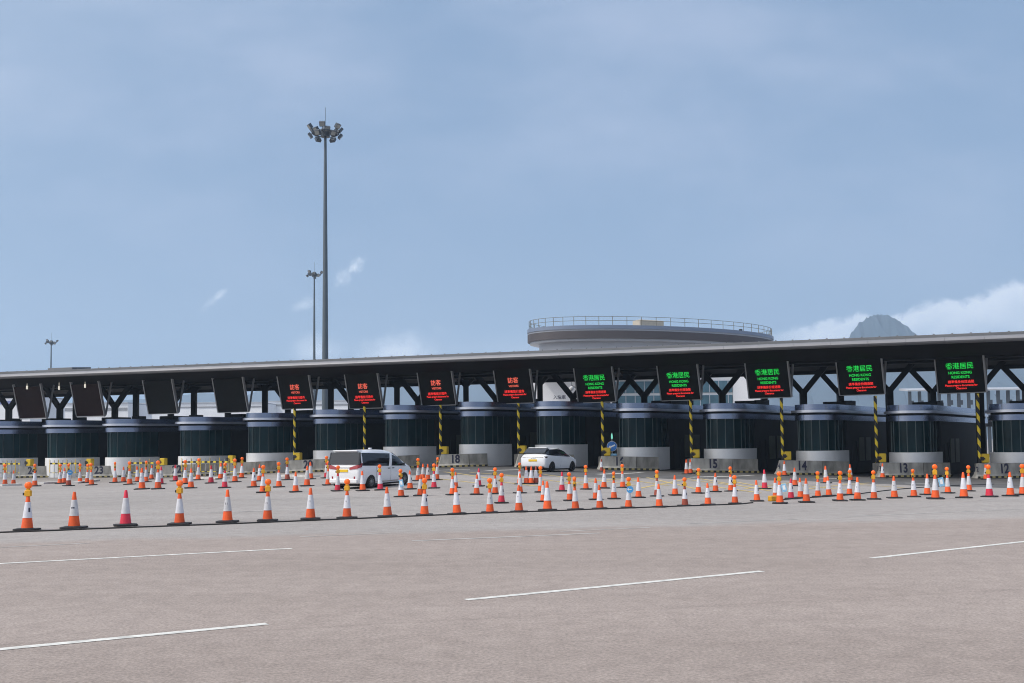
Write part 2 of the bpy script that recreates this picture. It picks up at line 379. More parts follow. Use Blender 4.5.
NB = 2.5
def arc(a, b, off, vend, n=24):
    pts = [(-a-off, vend)]
    for i in range(n+1):
        t = pi + pi*i/n; pts.append(((a+off)*cos(t), NB + (NB+off)*sin(t)))
    return pts + [(a+off, vend)]
def make_booth():
    r = thing('toll_booth', None, 'toll booth', group='booths across the plaza')
    bm = B(); prism(bm, arc(1.6,1.5,0,4.2), .02, 1.75); obj('sill_wall', bm, 'boothwhite', r, True)
    bm = B(); prism(bm, arc(1.6,1.5,-.22,4.19), 1.752, 3.95); gl = obj('glazing', bm, 'glass', r, True)
    bm = B(); o_ = arc(1.6,1.5,-.20,4.15)
    for k in (1,5,8,11,14,17,20,23,25):
        x, y = o_[k]; bx(bm, x-.025, x+.025, y-.025, y+.025, 1.754, 3.948)
    bx(bm, 1.37, 1.42, 3.3, 3.35, 1.754, 3.948)
    obj('window_frame', bm, 'mullion', gl)
    bm = B(); prism(bm, arc(1.6,1.5,.02,20), 3.952, 4.34); obj('lower_band', bm, 'band', r, True)
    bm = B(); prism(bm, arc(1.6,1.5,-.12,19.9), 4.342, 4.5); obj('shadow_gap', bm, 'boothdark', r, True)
    bm = B(); prism(bm, arc(1.6,1.5,.28,20), 4.502, 4.68); obj('canopy_lip', bm, 'lip', r, True)
    bm = B(); prism(bm, arc(1.6,1.5,.0,19.9), 4.682, 5.1); obj('upper_band', bm, 'band', r, True)
    bm = B(); bx(bm, -1.5, 1.5, 4.21, 20, .01, 3.95); w = obj('rear_wall', bm, 'boothdark', r)
    bm = B(); bx(bm, 1.5, 1.53, 5.2, 6.1, .1, 2.3); bx(bm, 1.5, 1.56, 6.2, 6.28, .1, 2.4); obj('door', bm, 'darksteel', w)
    bm = B(); bx(bm, 1.5, 1.535, 7.0, 8.2, .9, 2.7); obj('side_window', bm, 'greenpane', w)
    bm = B(); bx(bm, 1.5, 1.535, 8.6, 9.8, .9, 2.7); obj('side_window', bm, 'greenpane', w)
    bm = B(); bx(bm, -.9, .9, 6, 8, 5.102, 5.45); bx(bm, -.5, .4, 9, 10, 5.102, 5.6); obj('roof_unit', bm, 'boothdark', r, bevel=.03)
    return r
booth0 = make_booth(); booth_pos = {}
for i, (num, px) in enumerate(BOOTHS.items()):
    o = booth0 if i == 0 else copy_tree(booth0)
    Y = zline(px) + 2.8
    left = Vector((x_at(px, Y, 1.0), Y, 0)); c = left + PV*1.6 - LV*NB
    for _ in range(6):      # slide along the facade until the lower wall's left outline meets its measured place
        e = 1e9
        for u, v in arc(1.6, NB, 0, 4.2):
            q = c + PV*u + LV*v; q.z = 1.0; cc = CM.transposed() @ (q - CP); e = min(e, 512 + F*cc.x/-cc.z)
        c = c + Vector((1,-.287,0)) * ((px + 1 - e) * Y/F)
    c.z = g(c.x+.8, c.y+2) - .02
    o.location = c; o.rotation_euler = (0, 0, -LA); booth_pos[num] = c
    o['label'] = {26:'dark toll booth cut by the left edge of the photo', 25:'dark glazed toll booth at the far left edge, left of barrier 24'}.get(num, f'round-fronted toll booth with dark glass and white lower wall behind barrier {num}')

# ------------------------------------------------------------------ concrete barriers with lane numbers
def textmesh(body, size, bold=0.0, ext=.004):
    c = bpy.data.curves.new('lettering', 'FONT'); c.body = body; c.size = size; c.align_x = 'CENTER'; c.align_y = 'CENTER'; c.offset = bold; c.extrude = ext
    o = bpy.data.objects.new('tmp', c); COL.objects.link(o); bpy.context.view_layer.update()
    me = bpy.data.meshes.new_from_object(o.evaluated_get(bpy.context.evaluated_depsgraph_get()))
    bpy.data.objects.remove(o); bpy.data.curves.remove(c); me.materials.clear(); return me
TM = {}
def lettering(body, size, m, parent, loc, rot, bold=0.0, name='lettering', ext=.004, sx=1):
    k = (body, size, m, bold)
    if k not in TM: me = textmesh(body, size, bold, ext); me.materials.append(M[m]); TM[k] = me
    o = bpy.data.objects.new(name, TM[k]); COL.objects.link(o); o.parent = parent; o.location = loc; o.rotation_euler = rot; o.scale = (sx,1,1); return o
JP = [(-.32,0),(-.32,.07),(-.165,.25),(-.105,1.0),(.105,1.0),(.165,.25),(.32,.07),(.32,0)]
def jersey(bm, x0, x1, taper0=0, z0=.02):
    def ring(x, dx): return [bm.verts.new((x + dx*(z/1.0), y, z+z0)) for y, z in JP]
    xs = [(x0, taper0), (x0+.5, 0), (x1, 0)] if taper0 else [(x0, 0), (x1, 0)]
    R = [ring(*q) for q in xs]; n = len(JP)
    for a, b in zip(R, R[1:]):
        for i in range(n): bm.faces.new((a[i], a[(i+1)%n], b[(i+1)%n], b[i]))
    bm.faces.new(R[0][::-1]); bm.faces.new(R[-1])
BAR = {24:(16,4.0,24),23:(80,4.6,23),22:(156,5.0,22),21:(222,4.4,None),20:(286,5.2,20),19:(362,4.6,None),18:(438,3.9,18),17:(515,4.6,None),16:(598,4.7,16),15:(688,5.4,15),14:(776,5.6,14),13:(877,5.6,13),12:(974,6.5,12)}
BA = radians(13)     # barrier direction: right end deeper
post_pos = {}
for num, (px, ln, lab) in BAR.items():
    Y = zline(px) - 2.0
    p = Vector((x_at(px, Y, .3), Y, 0)); d = Vector((cos(BA), sin(BA), 0)); mid = p + d*ln*.4
    zz = min(g(p.x, p.y), g((p+d*ln).x, (p+d*ln).y)) 
    slope = atan2(g((p+d*ln).x, (p+d*ln).y) - g(p.x, p.y), ln)
    t = thing('concrete_barrier', None, 'barrier', (p.x, p.y, g(p.x, p.y)), BA, 'numbered concrete barriers before the booths'); t.rotation_euler = (0, -slope, BA)
    t['label'] = f'long grey concrete barrier painted with number {lab}' if lab else {21:'grey concrete barrier without visible number, between barriers 22 and 20', 19:'low grey concrete barrier mostly hidden behind the white van', 17:'concrete barrier mostly hidden by the white hatchback'}[num]
    l1 = ln*.62
    bm = B(); jersey(bm, 0, l1, .28); bmesh.ops.recalc_face_normals(bm, faces=bm.faces[:]); k1 = obj('barrier_block', bm, 'concrete', t)
    bm = B(); jersey(bm, l1+.04, ln, 0); k2 = obj('barrier_block', bm, 'concrete_dark', t)
    bm = B(); bx(bm, .05, ln, -.335, -.322, .03, .16); obj('striped_base', bm, 'kerbstripe', t)
    if lab:
        lettering(str(lab), .88, 'mark', k1, (l1*.55, -.143, .62), (pi/2-.08, 0, 0), bold=.026, ext=.006, sx=.85)
        if num in (12, 13, 14, 20): lettering(str(lab), .5, 'mark', k1, (.13, -.02, .6), (pi/2, 0, -pi/2+.05), bold=.008)
    post_pos[num] = (p, d)

# ------------------------------------------------------------------ striped posts with yellow beacon boxes
POST = {12:978.5, 13:876, 14:782, 15:691, 16:602.5, 17:518.5, 18:440.5, 19:364.5, 20:294.5, 21:228, 22:160, 23:87, 24:27}
for num, px in POST.items():
    Y = zline(px) - .4
    x = x_at(px, Y, 3); z0 = g(x, Y)
    full = num <= 20
    t = thing('height_post', None, 'post', (x, Y, z0-.02), -.25, 'posts with yellow boxes at the lane heads')
    t['label'] = (f'tall black and yellow striped post beside barrier {num}' if full else f'short black post carrying a yellow box beside barrier {num}')
    bm = B(); tube(bm, (0,0,0), (0,0,5.28-z0 if full else 1.5), .11, n=12); obj('pole', bm, 'postripe' if full else 'black', t, True)
    bm = B(); bx(bm, .12, .6, -.25, .25, 1.05, 1.66); bxo = obj('beacon_box', bm, 'yellow', t, bevel=.04)
    bm = B(); bx(bm, .0, .24, -.275, -.255, 1.2, 1.46); bx(bm, .2, .32, -.27, -.255, 1.27, 1.38); obj('black_panel', bm, 'black', bxo)
    bm = B(); bx(bm, -.3, .7, -.28, .28, 0, 1.0); obj('plinth', bm, 'concrete_dark', t, bevel=.03)

# ------------------------------------------------------------------ overhead signs
SIGN = {24:(30,418), 23:(87.5,416), 22:(160,413.5), 21:(230,412), 20:(295,408.5), 19:(363,408), 18:(436,405), 17:(513,403), 16:(594,402), 15:(678,400), 14:(767,397.5), 13:(859,394.5), 12:(959,392.5)}
SW, SH, TILT = 3.2, 2.95, radians(15)
def make_sign(kind):
    t = thing('lane_sign', None, 'sign', group='lane signs under the canopy')
    # local: x right, y away from driver, z up; origin at bottom centre; top leans towards the driver
    R = Matrix.Rotation(TILT, 4, 'X')
    bm = B(); bx(bm, -SW/2, SW/2, 0, .16, 0, SH, R); p = obj('panel', bm, 'signface' if kind != 'off' else 'signfaceoff', t)
    if kind == 'dark': p.data.materials[0] = M['signface']
    for s in (-1, 1):
        bm = B(); bx(bm, s*SW/2 - (.08 if s < 0 else 0), s*SW/2 + (.08 if s > 0 else 0), -.05, .2, -.03, SH+.25, R); obj('side_frame', bm, 'signframe', t)
        bm = B(); bar(bm, (s*(SW/2-.05), .25, .1), (s*(SW/2-.05)+.0, .9, SH+.1), .12, .12, (1,0,0)); obj('strut', bm, 'signframe', t)
    bm = B()
    if kind == 'off': bx(bm, -SW/2, SW/2, -.04, .18, -.1, 0, R); obj('bottom_frame', bm, 'lampwhite' if False else 'white', t)
    else: bx(bm, -SW/2, SW/2, -.01, .17, -.06, 0, R); obj('bottom_frame', bm, 'signframe', t)
    def put(body, size, m, fz, bold, sx=1, nm='lettering'):
        z = SH*(1-fz); v = R @ Vector((0, -.006, z)); lettering(body, size, m, p, v, (pi/2+TILT, 0, 0), bold, nm, .003, sx)
    if kind == 'visitor':
        put('訪客', .50, 'ledredpale', .38, .003); put('VISITORS', .245, 'ledredpale', .53, .003, .9)
        put('請準備旅行證件', .26, 'ledred', .685, .001, 1.0); put('Please prepare documents for', .205, 'ledred', .765, .003, .85); put('Clearance', .205, 'ledred', .845, .003, .85)
    if kind == 'resident':
        put('香港居民', .49, 'ledgreen', .35, .003, .98); put('HONG KONG', .265, 'ledgreen', .51, .004, .95); put('RESIDENTS', .265, 'ledgreen', .615, .004, .95)
        put('請準備身份證過關', .235, 'ledred', .735, .001, .95); put('Please prepare documents for', .205, 'ledred', .82, .003, .88); put('Clearance', .205, 'ledred', .895, .003, .85)
    return t
protos = {}
for num, (px, py) in SIGN.items():
    kind = 'off' if num in (24, 23) else 'dark' if num in (22, 21) else 'visitor' if num >= 17 else 'resident'
    if kind not in protos: o = protos[kind] = make_sign(kind)
    else: o = copy_tree(protos[kind])
    Y = zline(px) + 2.4; z = z_at(py, px, Y); o.location = (x_at(px+3, Y, z), Y, z); o.rotation_euler = (0, 0, -radians(22 + 14*(px-30)/929))
    near = {24:'leftmost', 23:'second from left'}.get(num)
    o['label'] = {'off': f'blank dark brown lane sign with white lower edge, {near} of the overhead signs', 'dark': f'blank black lane sign above barrier {num}',
                  'visitor': f'lit red visitors lane sign hanging above barrier {num}', 'resident': f'green and red residents lane sign hanging above barrier {num}'}[kind]
    if num == 19: o['label'] = 'lit red visitors lane sign above the white van'
    if num == 17: o['label'] = 'lit red visitors lane sign above the white hatchback'

# ------------------------------------------------------------------ canopy
CL = Vector((x_at(-60, 95.5, 8.2), 95.5, 0)); CR = Vector((x_at(1024, 66, 8.12), 66, 0))
cdirv = (CR-CL).normalized(); cn = Vector((-cdirv.y, cdirv.x, 0))
if cn.y < 0: cn = -cn
CR2 = CR + cdirv*14; CL2 = CL - cdirv*14
cz = lambda t: 0
can = thing('plaza_canopy', 'long dark canopy with a pale rounded edge spanning all the toll booths', 'canopy', (0,0,0))
bm = B(); n = int((CR2-CL2).length/2.3)
for i in range(n):
    a = CL2.lerp(CR2, i/n) + cdirv*.005; b = CL2.lerp(CR2, (i+1)/n) - cdirv*.005
    extrude_profile(bm, [(.46,8.25),(.2,8.27),(.07,8.33),(.03,8.41),(.08,8.51),(.2,8.6),(.34,8.65),(.5,8.67),(.5,8.25)], a, b, cn)
obj('fascia', bm, 'fascia', can, True)
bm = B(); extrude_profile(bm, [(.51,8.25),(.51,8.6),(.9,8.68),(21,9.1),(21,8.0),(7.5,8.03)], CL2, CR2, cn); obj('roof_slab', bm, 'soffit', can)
bm = B(); extrude_profile(bm, [(.62,8.66),(.62,8.86),(.75,8.88),(.9,8.86),(.9,8.66)], CL2, CR2, cn)
L_ = (CR2-CL2).length
for i in range(int(L_/1.1)):
    p = CL2 + cdirv*(1.1*i); bx(bm, -.04, .04, -.04, .04, 8.86, 8.93, Matrix.Translation(p + cn*.76))
obj('gutter', bm, 'rooftop', can)
for dep, zb in ((20.6,7.72),(12.5,7.85),(9.6,7.9)):
    bm = B(); extrude_profile(bm, [(dep-.25,zb),(dep-.25,8.02),(dep+.25,8.02),(dep+.25,zb)], CL2, CR2, cn); obj('beam', bm, 'darksteel', can)
hb = CL + (CR-CL)*.13; bm = B(); a = hb + cn*.8; extrude_profile(bm, [(.7,8.7),(.7,9.05),(3,9.2),(3,8.7)], hb, hb+cdirv*2.6, cn); extrude_profile(bm, [(.9,8.72),(.9,8.92),(3,9.0),(3,8.7)], CL2, hb, cn); obj('roof_upstand', bm, 'rooftop', can)
ROW1 = [-40,9,60,115,171,228,288,351,418,496,573,644,722,803,889,979,1080]
ROW2 = [76,136,194,265,331,397,466,540,615,690,764,840,932,1026]
for row, dY in ((ROW1, 7.5), (ROW2, 11.5)):
    for px in row:
        Y = zline(px) + dY; x = x_at(px, Y, 6.5); gz = g(x, Y); bm = B()
        plain = dY > 8 and px < 600
        bx(bm, -.24, .24, -.24, .24, gz-.05, 8.0 if plain else 6.15, Matrix.Translation((x, Y, 0)))
        if not plain:
            for s in (-1, 1):
                a = Vector((x, Y, 5.9)); e = Vector((x, Y, 8.03)) + cdirv*s*1.75
                bar(bm, a, e, .42, .34, cn)
        else:
            for s in (-1, 1):
                a = Vector((x, Y, 7.3)); e = Vector((x, Y, 7.98)) + cdirv*s*.7
                bar(bm, a, e, .3, .3, cn)
        obj('column', bm, 'darksteel', can)
for px, py in ((27,387.5),(59,388),(85,386)):
    Y = zline(px) + 1.0; q = at_depth(px, py, Y); bm = B(); bx(bm, -.06, .06, -.06, .06, -.16, .16, Matrix.Translation(q)); tube(bm, q, (q.x, q.y, 8.05), .02, n=6); obj('downlight', bm, 'lampwhite', can)

# ------------------------------------------------------------------ keep-left sign by barrier 16
Y = zline(612) - .3; x = x_at(612, Y, 2); z0 = g(x, Y)
t = thing('keep_left_sign', 'round blue sign with white arrow pointing down left, above barrier 16', 'sign', (x, Y, z0-.28), -.15)
bm = B(); tube(bm, (0,0,0), (0,0,3.0), .04); obj('pole', bm, 'steel', t)
bm = B(); tube(bm, (0,-.05,2.05), (0,-.09,2.05), .36, n=28); dk = obj('disc', bm, 'bluesign', t)
bm = B(); tube(bm, (0,-.048,2.05), (0,-.07,2.05), .385, n=28); obj('rim', bm, 'white', t)
bm = B(); ar = [(-.27,-.12),(-.06,-.2),(-.1,-.11),(.25,.05),(.21,.15),(-.13,-.01),(-.13,.1)]
A_ = [bm.verts.new((a, -.094, 2.05+b)) for a, b in ar]; bm.faces.new(A_); obj('arrow', bm, 'white', dk)
bm = B(); bx(bm, -.35, .35, -.1, .1, 1.35, 1.5); obj('bracket', bm, 'paleblue', t)
bm = B(); lathe(bm, [(.07,2.62),(.07,2.8),(.045,2.95),(.02,3.05)], 10); obj('green_light', bm, 'green', t)

# ------------------------------------------------------------------ pedestrian fences with striped tape at the left lanes
for (pa, pb, lab) in (((182,478.5),(234,477.5),'barred fence with black and yellow tape right of barrier 22'), ((131,480.5),(154,480),'barred fence with black and yellow tape left of barrier 22'),
                      ((-10,483),(20,481.5),'barred fence with black and yellow tape at the left edge, before the leftmost booth'), ((50,481.5),(80,481),'barred fence with striped tape between barriers 24 and 23')):
    Ya, Yb = zline(pa[0])-3.2, zline(pb[0])-3.0
    a = Vector((x_at(pa[0], Ya, .6), Ya, 0)); b = Vector((x_at(pb[0], Yb, .6), Yb, 0)); a.z = g(a.x, a.y); b.z = g(b.x, b.y); ln = (b-a).length
    t = thing('barred_fence', lab, 'fence', a, atan2(b.y-a.y, b.x-a.x), 'taped fences at the left lanes')
    bm = B(); k = int(ln/.42)
    for i in range(k+1): bx(bm, ln*i/k-.02, ln*i/k+.02, -.02, .02, 0, 1.55)
    obj('bars', bm, 'steel', t); 
    bm = B(); bx(bm, 0, ln, -.035, -.022, 1.2, 1.34); obj('tape', bm, 'tape', t)
    bm = B(); bx(bm, 0, ln, -.035, -.022, .45, .50); obj('tape', bm, 'tape', t)
    bm = B()
    for i in range(0, k+1, 2): bx(bm, ln*i/k-.02, ln*i/k+.02, -.05, -.037, .5, 1.62)
    obj('yellow_rod', bm, 'yellow', t)

# ------------------------------------------------------------------ vehicles
def interp(tab, x):
    if x <= tab[0][0]: return tab[0][1:]
    for p, q in zip(tab, tab[1:]):
        if p[0] <= x <= q[0]:
            t = (x-p[0])/(q[0]-p[0]); return tuple(a+(b-a)*t for a, b in zip(p[1:], q[1:]))
    return tab[-1][1:]
class Car:
    # sections along x (0 = rear): zbottom, zbelt, ztop, half width at belt, half width at roof
    def __init__(s, tab): s.tab = tab
    def half(s, x, z):
        zb, zl, zt, wb, wr = interp(s.tab, x)
        if z >= zl: t = min(1, (z-zl)/max(.05, zt-zl)); return wb + (wr-wb)*(t**1.6)
        t = (z-zb)/max(.05, zl-zb); return wb*(.93 + .07*min(1, t*2.2)) if t < .45 else wb
    def body(s, extra):
        bm = B(); rings = []
        for x in extra:
            zb, zl, zt, wb, wr = interp(s.tab, x); pts = [(0, zb), (wb*.8, zb), (wb*.93, zb+.03)]
            for f in (.2, .45, .7, 1.0): z = zb+(zl-zb)*f; pts.append((s.half(x, z), z))
            for f in (.3, .6, .85): z = zl+(zt-zl)*f; pts.append((s.half(x, z), z))
            pts += [(wr*.93, zt-.02), (wr*.75, zt+.005), (wr*.4, zt+.015), (0, zt+.02)]
            ring = [bm.verts.new((x, y, z)) for y, z in pts] + [bm.verts.new((x, -y, z)) for y, z in pts[-2:0:-1]]
            rings.append(ring)
        n = len(rings[0])
        for a, b in zip(rings, rings[1:]):
            for i in range(n): bm.faces.new((a[i], a[(i+1)%n], b[(i+1)%n], b[i]))
        bm.faces.new(rings[0][::-1]); bm.faces.new(rings[-1]); return bm
    def side_patch(s, poly, side, off=.006, nx=10, nz=4):
        # poly: quad corners (x,z): rear-bottom, front-bottom, front-top, rear-top
        bm = B(); G = []
        for i in range(nx+1):
            row = []
            for j in range(nz+1):
                u, v = i/nx, j/nz
                x = (poly[0][0]*(1-u)+poly[1][0]*u)*(1-v) + (poly[3][0]*(1-u)+poly[2][0]*u)*v
                z = (poly[0][1]*(1-u)+poly[1][1]*u)*(1-v) + (poly[3][1]*(1-u)+poly[2][1]*u)*v
                row.append(bm.verts.new((x, side*(s.half(x, z)+off), z)))
            G.append(row)
        for i in range(nx):
            for j in range(nz): bm.faces.new((G[i][j], G[i+1][j], G[i+1][j+1], G[i][j+1]))
        return bm
def slab(pts, off):   # thin slab from 3D quad points
    bm = B(); P = [Vector(p) for p in pts]; nrm = (P[1]-P[0]).cross(P[2]-P[0]).normalized()*off
    A = [bm.verts.new(p) for p in P]; C = [bm.verts.new(p+nrm) for p in P]; n = len(A)
    for i in range(n): bm.faces.new((A[i], A[(i+1)%n], C[(i+1)%n], C[i]))
    bm.faces.new(A[::-1]); bm.faces.new(C); return bm
def wheel(parent, x, y, r, side, rimmat, spokes):
    t = B(); 
    prof = [(r*.62, -.11), (r*.93, -.115), (r, -.08), (r, .08), (r*.93, .115), (r*.62, .11)]
    T = Matrix.Translation((x, y, r)) @ Matrix.Rotation(pi/2, 4, 'X')
    R = [[t.verts.new(T @ Vector((q*cos(2*pi*i/28), q*sin(2*pi*i/28), h))) for i in range(28)] for q, h in prof]
    for a, b in zip(R, R[1:]):
        for i in range(28): t.faces.new((a[i], a[(i+1)%28], b[(i+1)%28], b[i]))
    w = obj('wheel', t, 'tyre', parent, True)
    bm = B(); yo = y + side*.095
    tube(bm, (x, yo-.02, r), (x, yo, r), r*.1, n=12)
    for k in range(spokes):
        a = 2*pi*k/spokes; bar(bm, (x+cos(a)*r*.05, yo-side*.01, r+sin(a)*r*.05), (x+cos(a)*r*.62, yo-side*.01, r+sin(a)*r*.62), .03, .05, (0,1,0))
    for k in range(24):
        a, b2 = 2*pi*k/24, 2*pi*(k+1)/24
        bar(bm, (x+cos(a)*r*.62, yo-side*.02, r+sin(a)*r*.62), (x+cos(b2)*r*.62, yo-side*.02, r+sin(b2)*r*.62), .06, .03, (0,1,0))
    obj('rim', bm, rimmat, w)
    bm = B(); tube(bm, (x, y-side*.02, r), (x, y+side*.02, r), r*.62, n=24); obj('brake_drum', bm, 'tyre', w)
    # dark arch liner just inside the body opening
    return w
def arch(parent, car, x, r, side):
    bm = B(); ring = []; n = 26
    for k in range(n+1):
        a = -.25 + (pi+.5)*k/n
        px, pz = x + cos(a)*r, .30 + sin(a)*r
        ring.append((px, max(pz, .17)))
    c = bm.verts.new((x, side*(car.half(x, .5)+.004), .32)); V_ = [bm.verts.new((q, side*(car.half(q, z)+.004), z)) for q, z in ring]
    for a, b in zip(V_, V_[1:]): bm.faces.new((c, a, b))
    obj('wheel_arch', bm, 'tyre', parent)

def place_vehicle(t, px, py, heading, scale):
    p = hit(px, py); t.location = p; t.rotation_euler = (0, 0, pi/2 - radians(heading))
    f = Vector((sin(radians(heading)), cos(radians(heading)), 0))*4; q = p+f
    t.rotation_euler = (0, -atan2(g(q.x, q.y)-p.z, 4.0), pi/2-radians(heading)); t.scale = scale
# --- van (tall people carrier)
VT = [(0.00,.36,.86,.98,.78,.70),(.03,.32,1.0,1.12,.84,.72),(.10,.27,1.05,1.36,.895,.72),(.22,.25,1.08,1.80,.915,.74),(.30,.25,1.08,1.90,.92,.75),(.8,.22,1.06,1.935,.925,.76),(1.9,.2,1.03,1.945,.925,.765),(2.4,.2,1.02,1.915,.925,.76),(2.8,.2,1.01,1.855,.925,.75),(3.1,.2,1.0,1.775,.925,.74),
      (3.55,.2,.99,1.585,.925,.73),(4.0,.2,.98,1.33,.92,.73),(4.25,.2,.97,1.19,.91,.74),(4.6,.2,.90,1.06,.87,.72),(4.82,.22,.74,.92,.80,.66),(4.93,.28,.6,.74,.66,.56)]
van = Car(VT); t = thing('people_carrier', 'white people carrier with red tail lamps driving towards the booths behind the cones', 'van')
obj('body', van.body([0,.015,.03,.06,.1,.16,.22,.26,.30,.5,.8,1.4,2.0,2.4,2.8,3.1,3.3,3.55,3.8,4.0,4.12,4.22,4.4,4.6,4.72,4.82,4.9,4.93]), 'carwhite', t, True)
for s in (-1, 1):
    obj('side_window', van.side_patch([(.15,1.18),(2.52,1.08),(2.80,1.72),(.235,1.82)], s, .008, 14, 5), 'carglass', t)
    obj('side_window', van.side_patch([(2.78,1.08),(4.14,1.03),(3.60,1.49),(2.99,1.66)], s, .008, 10, 5), 'carglass', t)
    obj('door_seam', van.side_patch([(1.42,.34),(1.435,.34),(1.435,1.1),(1.42,1.1)], s, .003, 1, 6), 'rimdark', t)
    obj('door_seam', van.side_patch([(2.7,.34),(2.715,.34),(2.715,1.06),(2.7,1.06)], s, .003, 1, 6), 'rimdark', t)
    obj('door_handle', van.side_patch([(2.42,.94),(2.62,.94),(2.62,.98),(2.42,.98)], s, .02, 3, 1), 'rimdark', t)
    obj('door_handle', van.side_patch([(2.80,.94),(3.0,.94),(3.0,.98),(2.80,.98)], s, .02, 3, 1), 'rimdark', t)
    obj('sill_trim', van.side_patch([(1.25,.27),(3.45,.27),(3.45,.33),(1.25,.33)], s, .01, 8, 1), 'chrome', t)
    for x in (.98, 3.95):
        arch(t, van, x, .385, s); wheel(t, x, s*.83, .335, s, 'rim', 10)
    bm = B(); bx(bm, 3.66, 3.80, s*.93, s*1.08, 1.07, 1.2); obj('wing_mirror', bm, 'rimdark', t, bevel=.03)
    # tail lamps wrapping the corner
    lo = [(.0, s*.36, .97), (.0, s*.80, 1.03), (.13, s*.94, 1.10), (.17, s*.94, 1.30), (.06, s*.80, 1.22), (.03, s*.34, 1.09)]
    bm = B(); v0 = [bm.verts.new((x-.02, y, z)) for x, y, z in lo]; v1 = [bm.verts.new((x+.09, y*.98, z)) for x, y, z in lo]
    for i in range(6): bm.faces.new((v0[i], v0[(i+1)%6], v1[(i+1)%6], v1[i]))
    bm.faces.new(v0); bm.faces.new(v1[::-1]); obj('tail_lamp', bm, 'redlens', t)
    bm = B(); bx(bm, -.02, .03, s*.60, s*.66, .46, .64) ; obj('reflector', bm, 'redlens', t)
for s in (-1, 1):
    bm = B(); A_ = [bm.verts.new(q) for q in ((.012, s*.85, 1.25), (.05, s*.925, 1.235), (.20, s*(van.half(.20,1.2)+.014), 1.2), (.29, s*(van.half(.29,1.8)+.014), 1.82), (.205, s*.875, 1.835), (.175, s*.79, 1.85))]
    bm.faces.new((A_[0], A_[1], A_[4], A_[5])); bm.faces.new((A_[1], A_[2], A_[3], A_[4])); obj('rear_pillar', bm, 'carglass', t)
rw = [(.02,-.86,1.24),(.02,.86,1.24),(.185,.80,1.84),(.185,-.80,1.84)]
bm = slab(rw, .07); obj('rear_window', bm, 'carglassrear', t)
bm = B(); bx(bm, .12, .55, -.70, .70, 1.885, 1.95); obj('roof_spoiler', bm, 'carwhite', t, bevel=.02)
bm = B(); bx(bm, -.005, .08, -.36, .36, 1.06, 1.09); obj('chrome_strip', bm, 'chrome', t)
bm = B(); bx(bm, -.03, .05, -.26, .26, .86, .99); obj('number_plate', bm, 'plate', t, label='yellow rear number plate')
bm = B(); bx(bm, -.055, .06, -.80, .80, .30, .52); obj('rear_bumper', bm, 'carwhite', t, bevel=.04)
bm = slab([(3.2,-.69,1.755),(3.2,.69,1.755),(4.14,.68,1.27),(4.14,-.68,1.27)], .03); obj('windscreen', bm, 'carglass', t)
bm = B(); bx(bm, .35, 4.5, -.82, .82, .14, .24); obj('underbody', bm, 'tyre', t)
bm = B(); bx(bm, 2.2, 2.35, -.05, .05, 1.97, 2.03); obj('roof_antenna', bm, 'carwhite', t)
place_vehicle(t, 343.5, 489.2, 27, (.95,.98,.915))
# --- hatchback
HT = [(0.00,.40,.78,.90,.74,.62),(.04,.32,.85,1.0,.82,.66),(.12,.26,.9,1.04,.86,.66),(.25,.24,.93,1.14,.872,.66),(.55,.22,.95,1.34,.878,.64),(.85,.2,.95,1.45,.88,.62),(1.5,.18,.93,1.495,.885,.62),(2.1,.18,.91,1.47,.885,.63),
      (2.7,.18,.90,1.32,.885,.64),(3.25,.18,.89,1.06,.88,.66),(3.5,.18,.86,.97,.87,.68),(3.95,.19,.76,.86,.83,.66),(4.2,.22,.62,.74,.76,.6),(4.34,.3,.52,.6,.6,.5)]
hb_ = Car(HT); t = thing('hatchback_car', 'white hatchback car with black wheels entering the lane before barrier 17', 'car')
obj('body', hb_.body([0,.02,.04,.08,.12,.18,.25,.4,.55,.7,.85,1.1,1.5,1.8,2.1,2.4,2.7,3.0,3.25,3.38,3.5,3.75,3.95,4.1,4.2,4.3,4.34]), 'carwhite', t, True)
for s in (-1, 1):
    obj('side_window', hb_.side_patch([(.30,1.05),(1.86,.97),(1.86,1.42),(.80,1.39)], s, .008, 10, 5), 'carglass', t)
    obj('side_window', hb_.side_patch([(1.92,.97),(3.16,.93),(2.6,1.30),(1.92,1.42)], s, .008, 10, 5), 'carglass', t)
    obj('door_seam', hb_.side_patch([(1.9,.32),(1.912,.32),(1.912,.97),(1.9,.97)], s, .003, 1, 6), 'rimdark', t)
    for x in (.82, 3.46):
        arch(t, hb_, x, .36, s); wheel(t, x, s*.79, .32, s, 'rimdark', 8)
    bm = B(); bx(bm, 2.64, 2.76, s*.88, s*1.0, .95, 1.06); obj('wing_mirror', bm, 'rimdark', t, bevel=.03)
    bm = B(); bx(bm, .05, .40, s*.66, s*.87, .86, .97); obj('tail_lamp', bm, 'darklens', t, bevel=.02)
for s in (-1, 1):
    obj('window_pillar', hb_.side_patch([(1.84,.985),(1.96,.985),(1.96,1.405),(1.84,1.405)], s, .007, 2, 4), 'darklens', t)
    bm = B(); A_ = [bm.verts.new(q) for q in ((.19, s*.71, 1.15), (.34, s*(hb_.half(.34,1.05)+.012), 1.06), (.84, s*(hb_.half(.84,1.36)+.012), 1.38), (.68, s*.65, 1.44))]
    bm.faces.new(A_); obj('rear_pillar', bm, 'carglass', t)
bm = slab([(.17,-.72,1.155),(.17,.72,1.155),(.66,.66,1.455),(.66,-.66,1.455)], -.05); obj('rear_window', bm, 'carglassrear', t)
bm = B(); bx(bm, .58, 1.0, -.62, .62, 1.47, 1.52); obj('roof_spoiler', bm, 'carwhite', t, bevel=.02)
bm = B(); bx(bm, .0, .1, -.70, .70, .885, .91); obj('light_bar', bm, 'darklens', t)
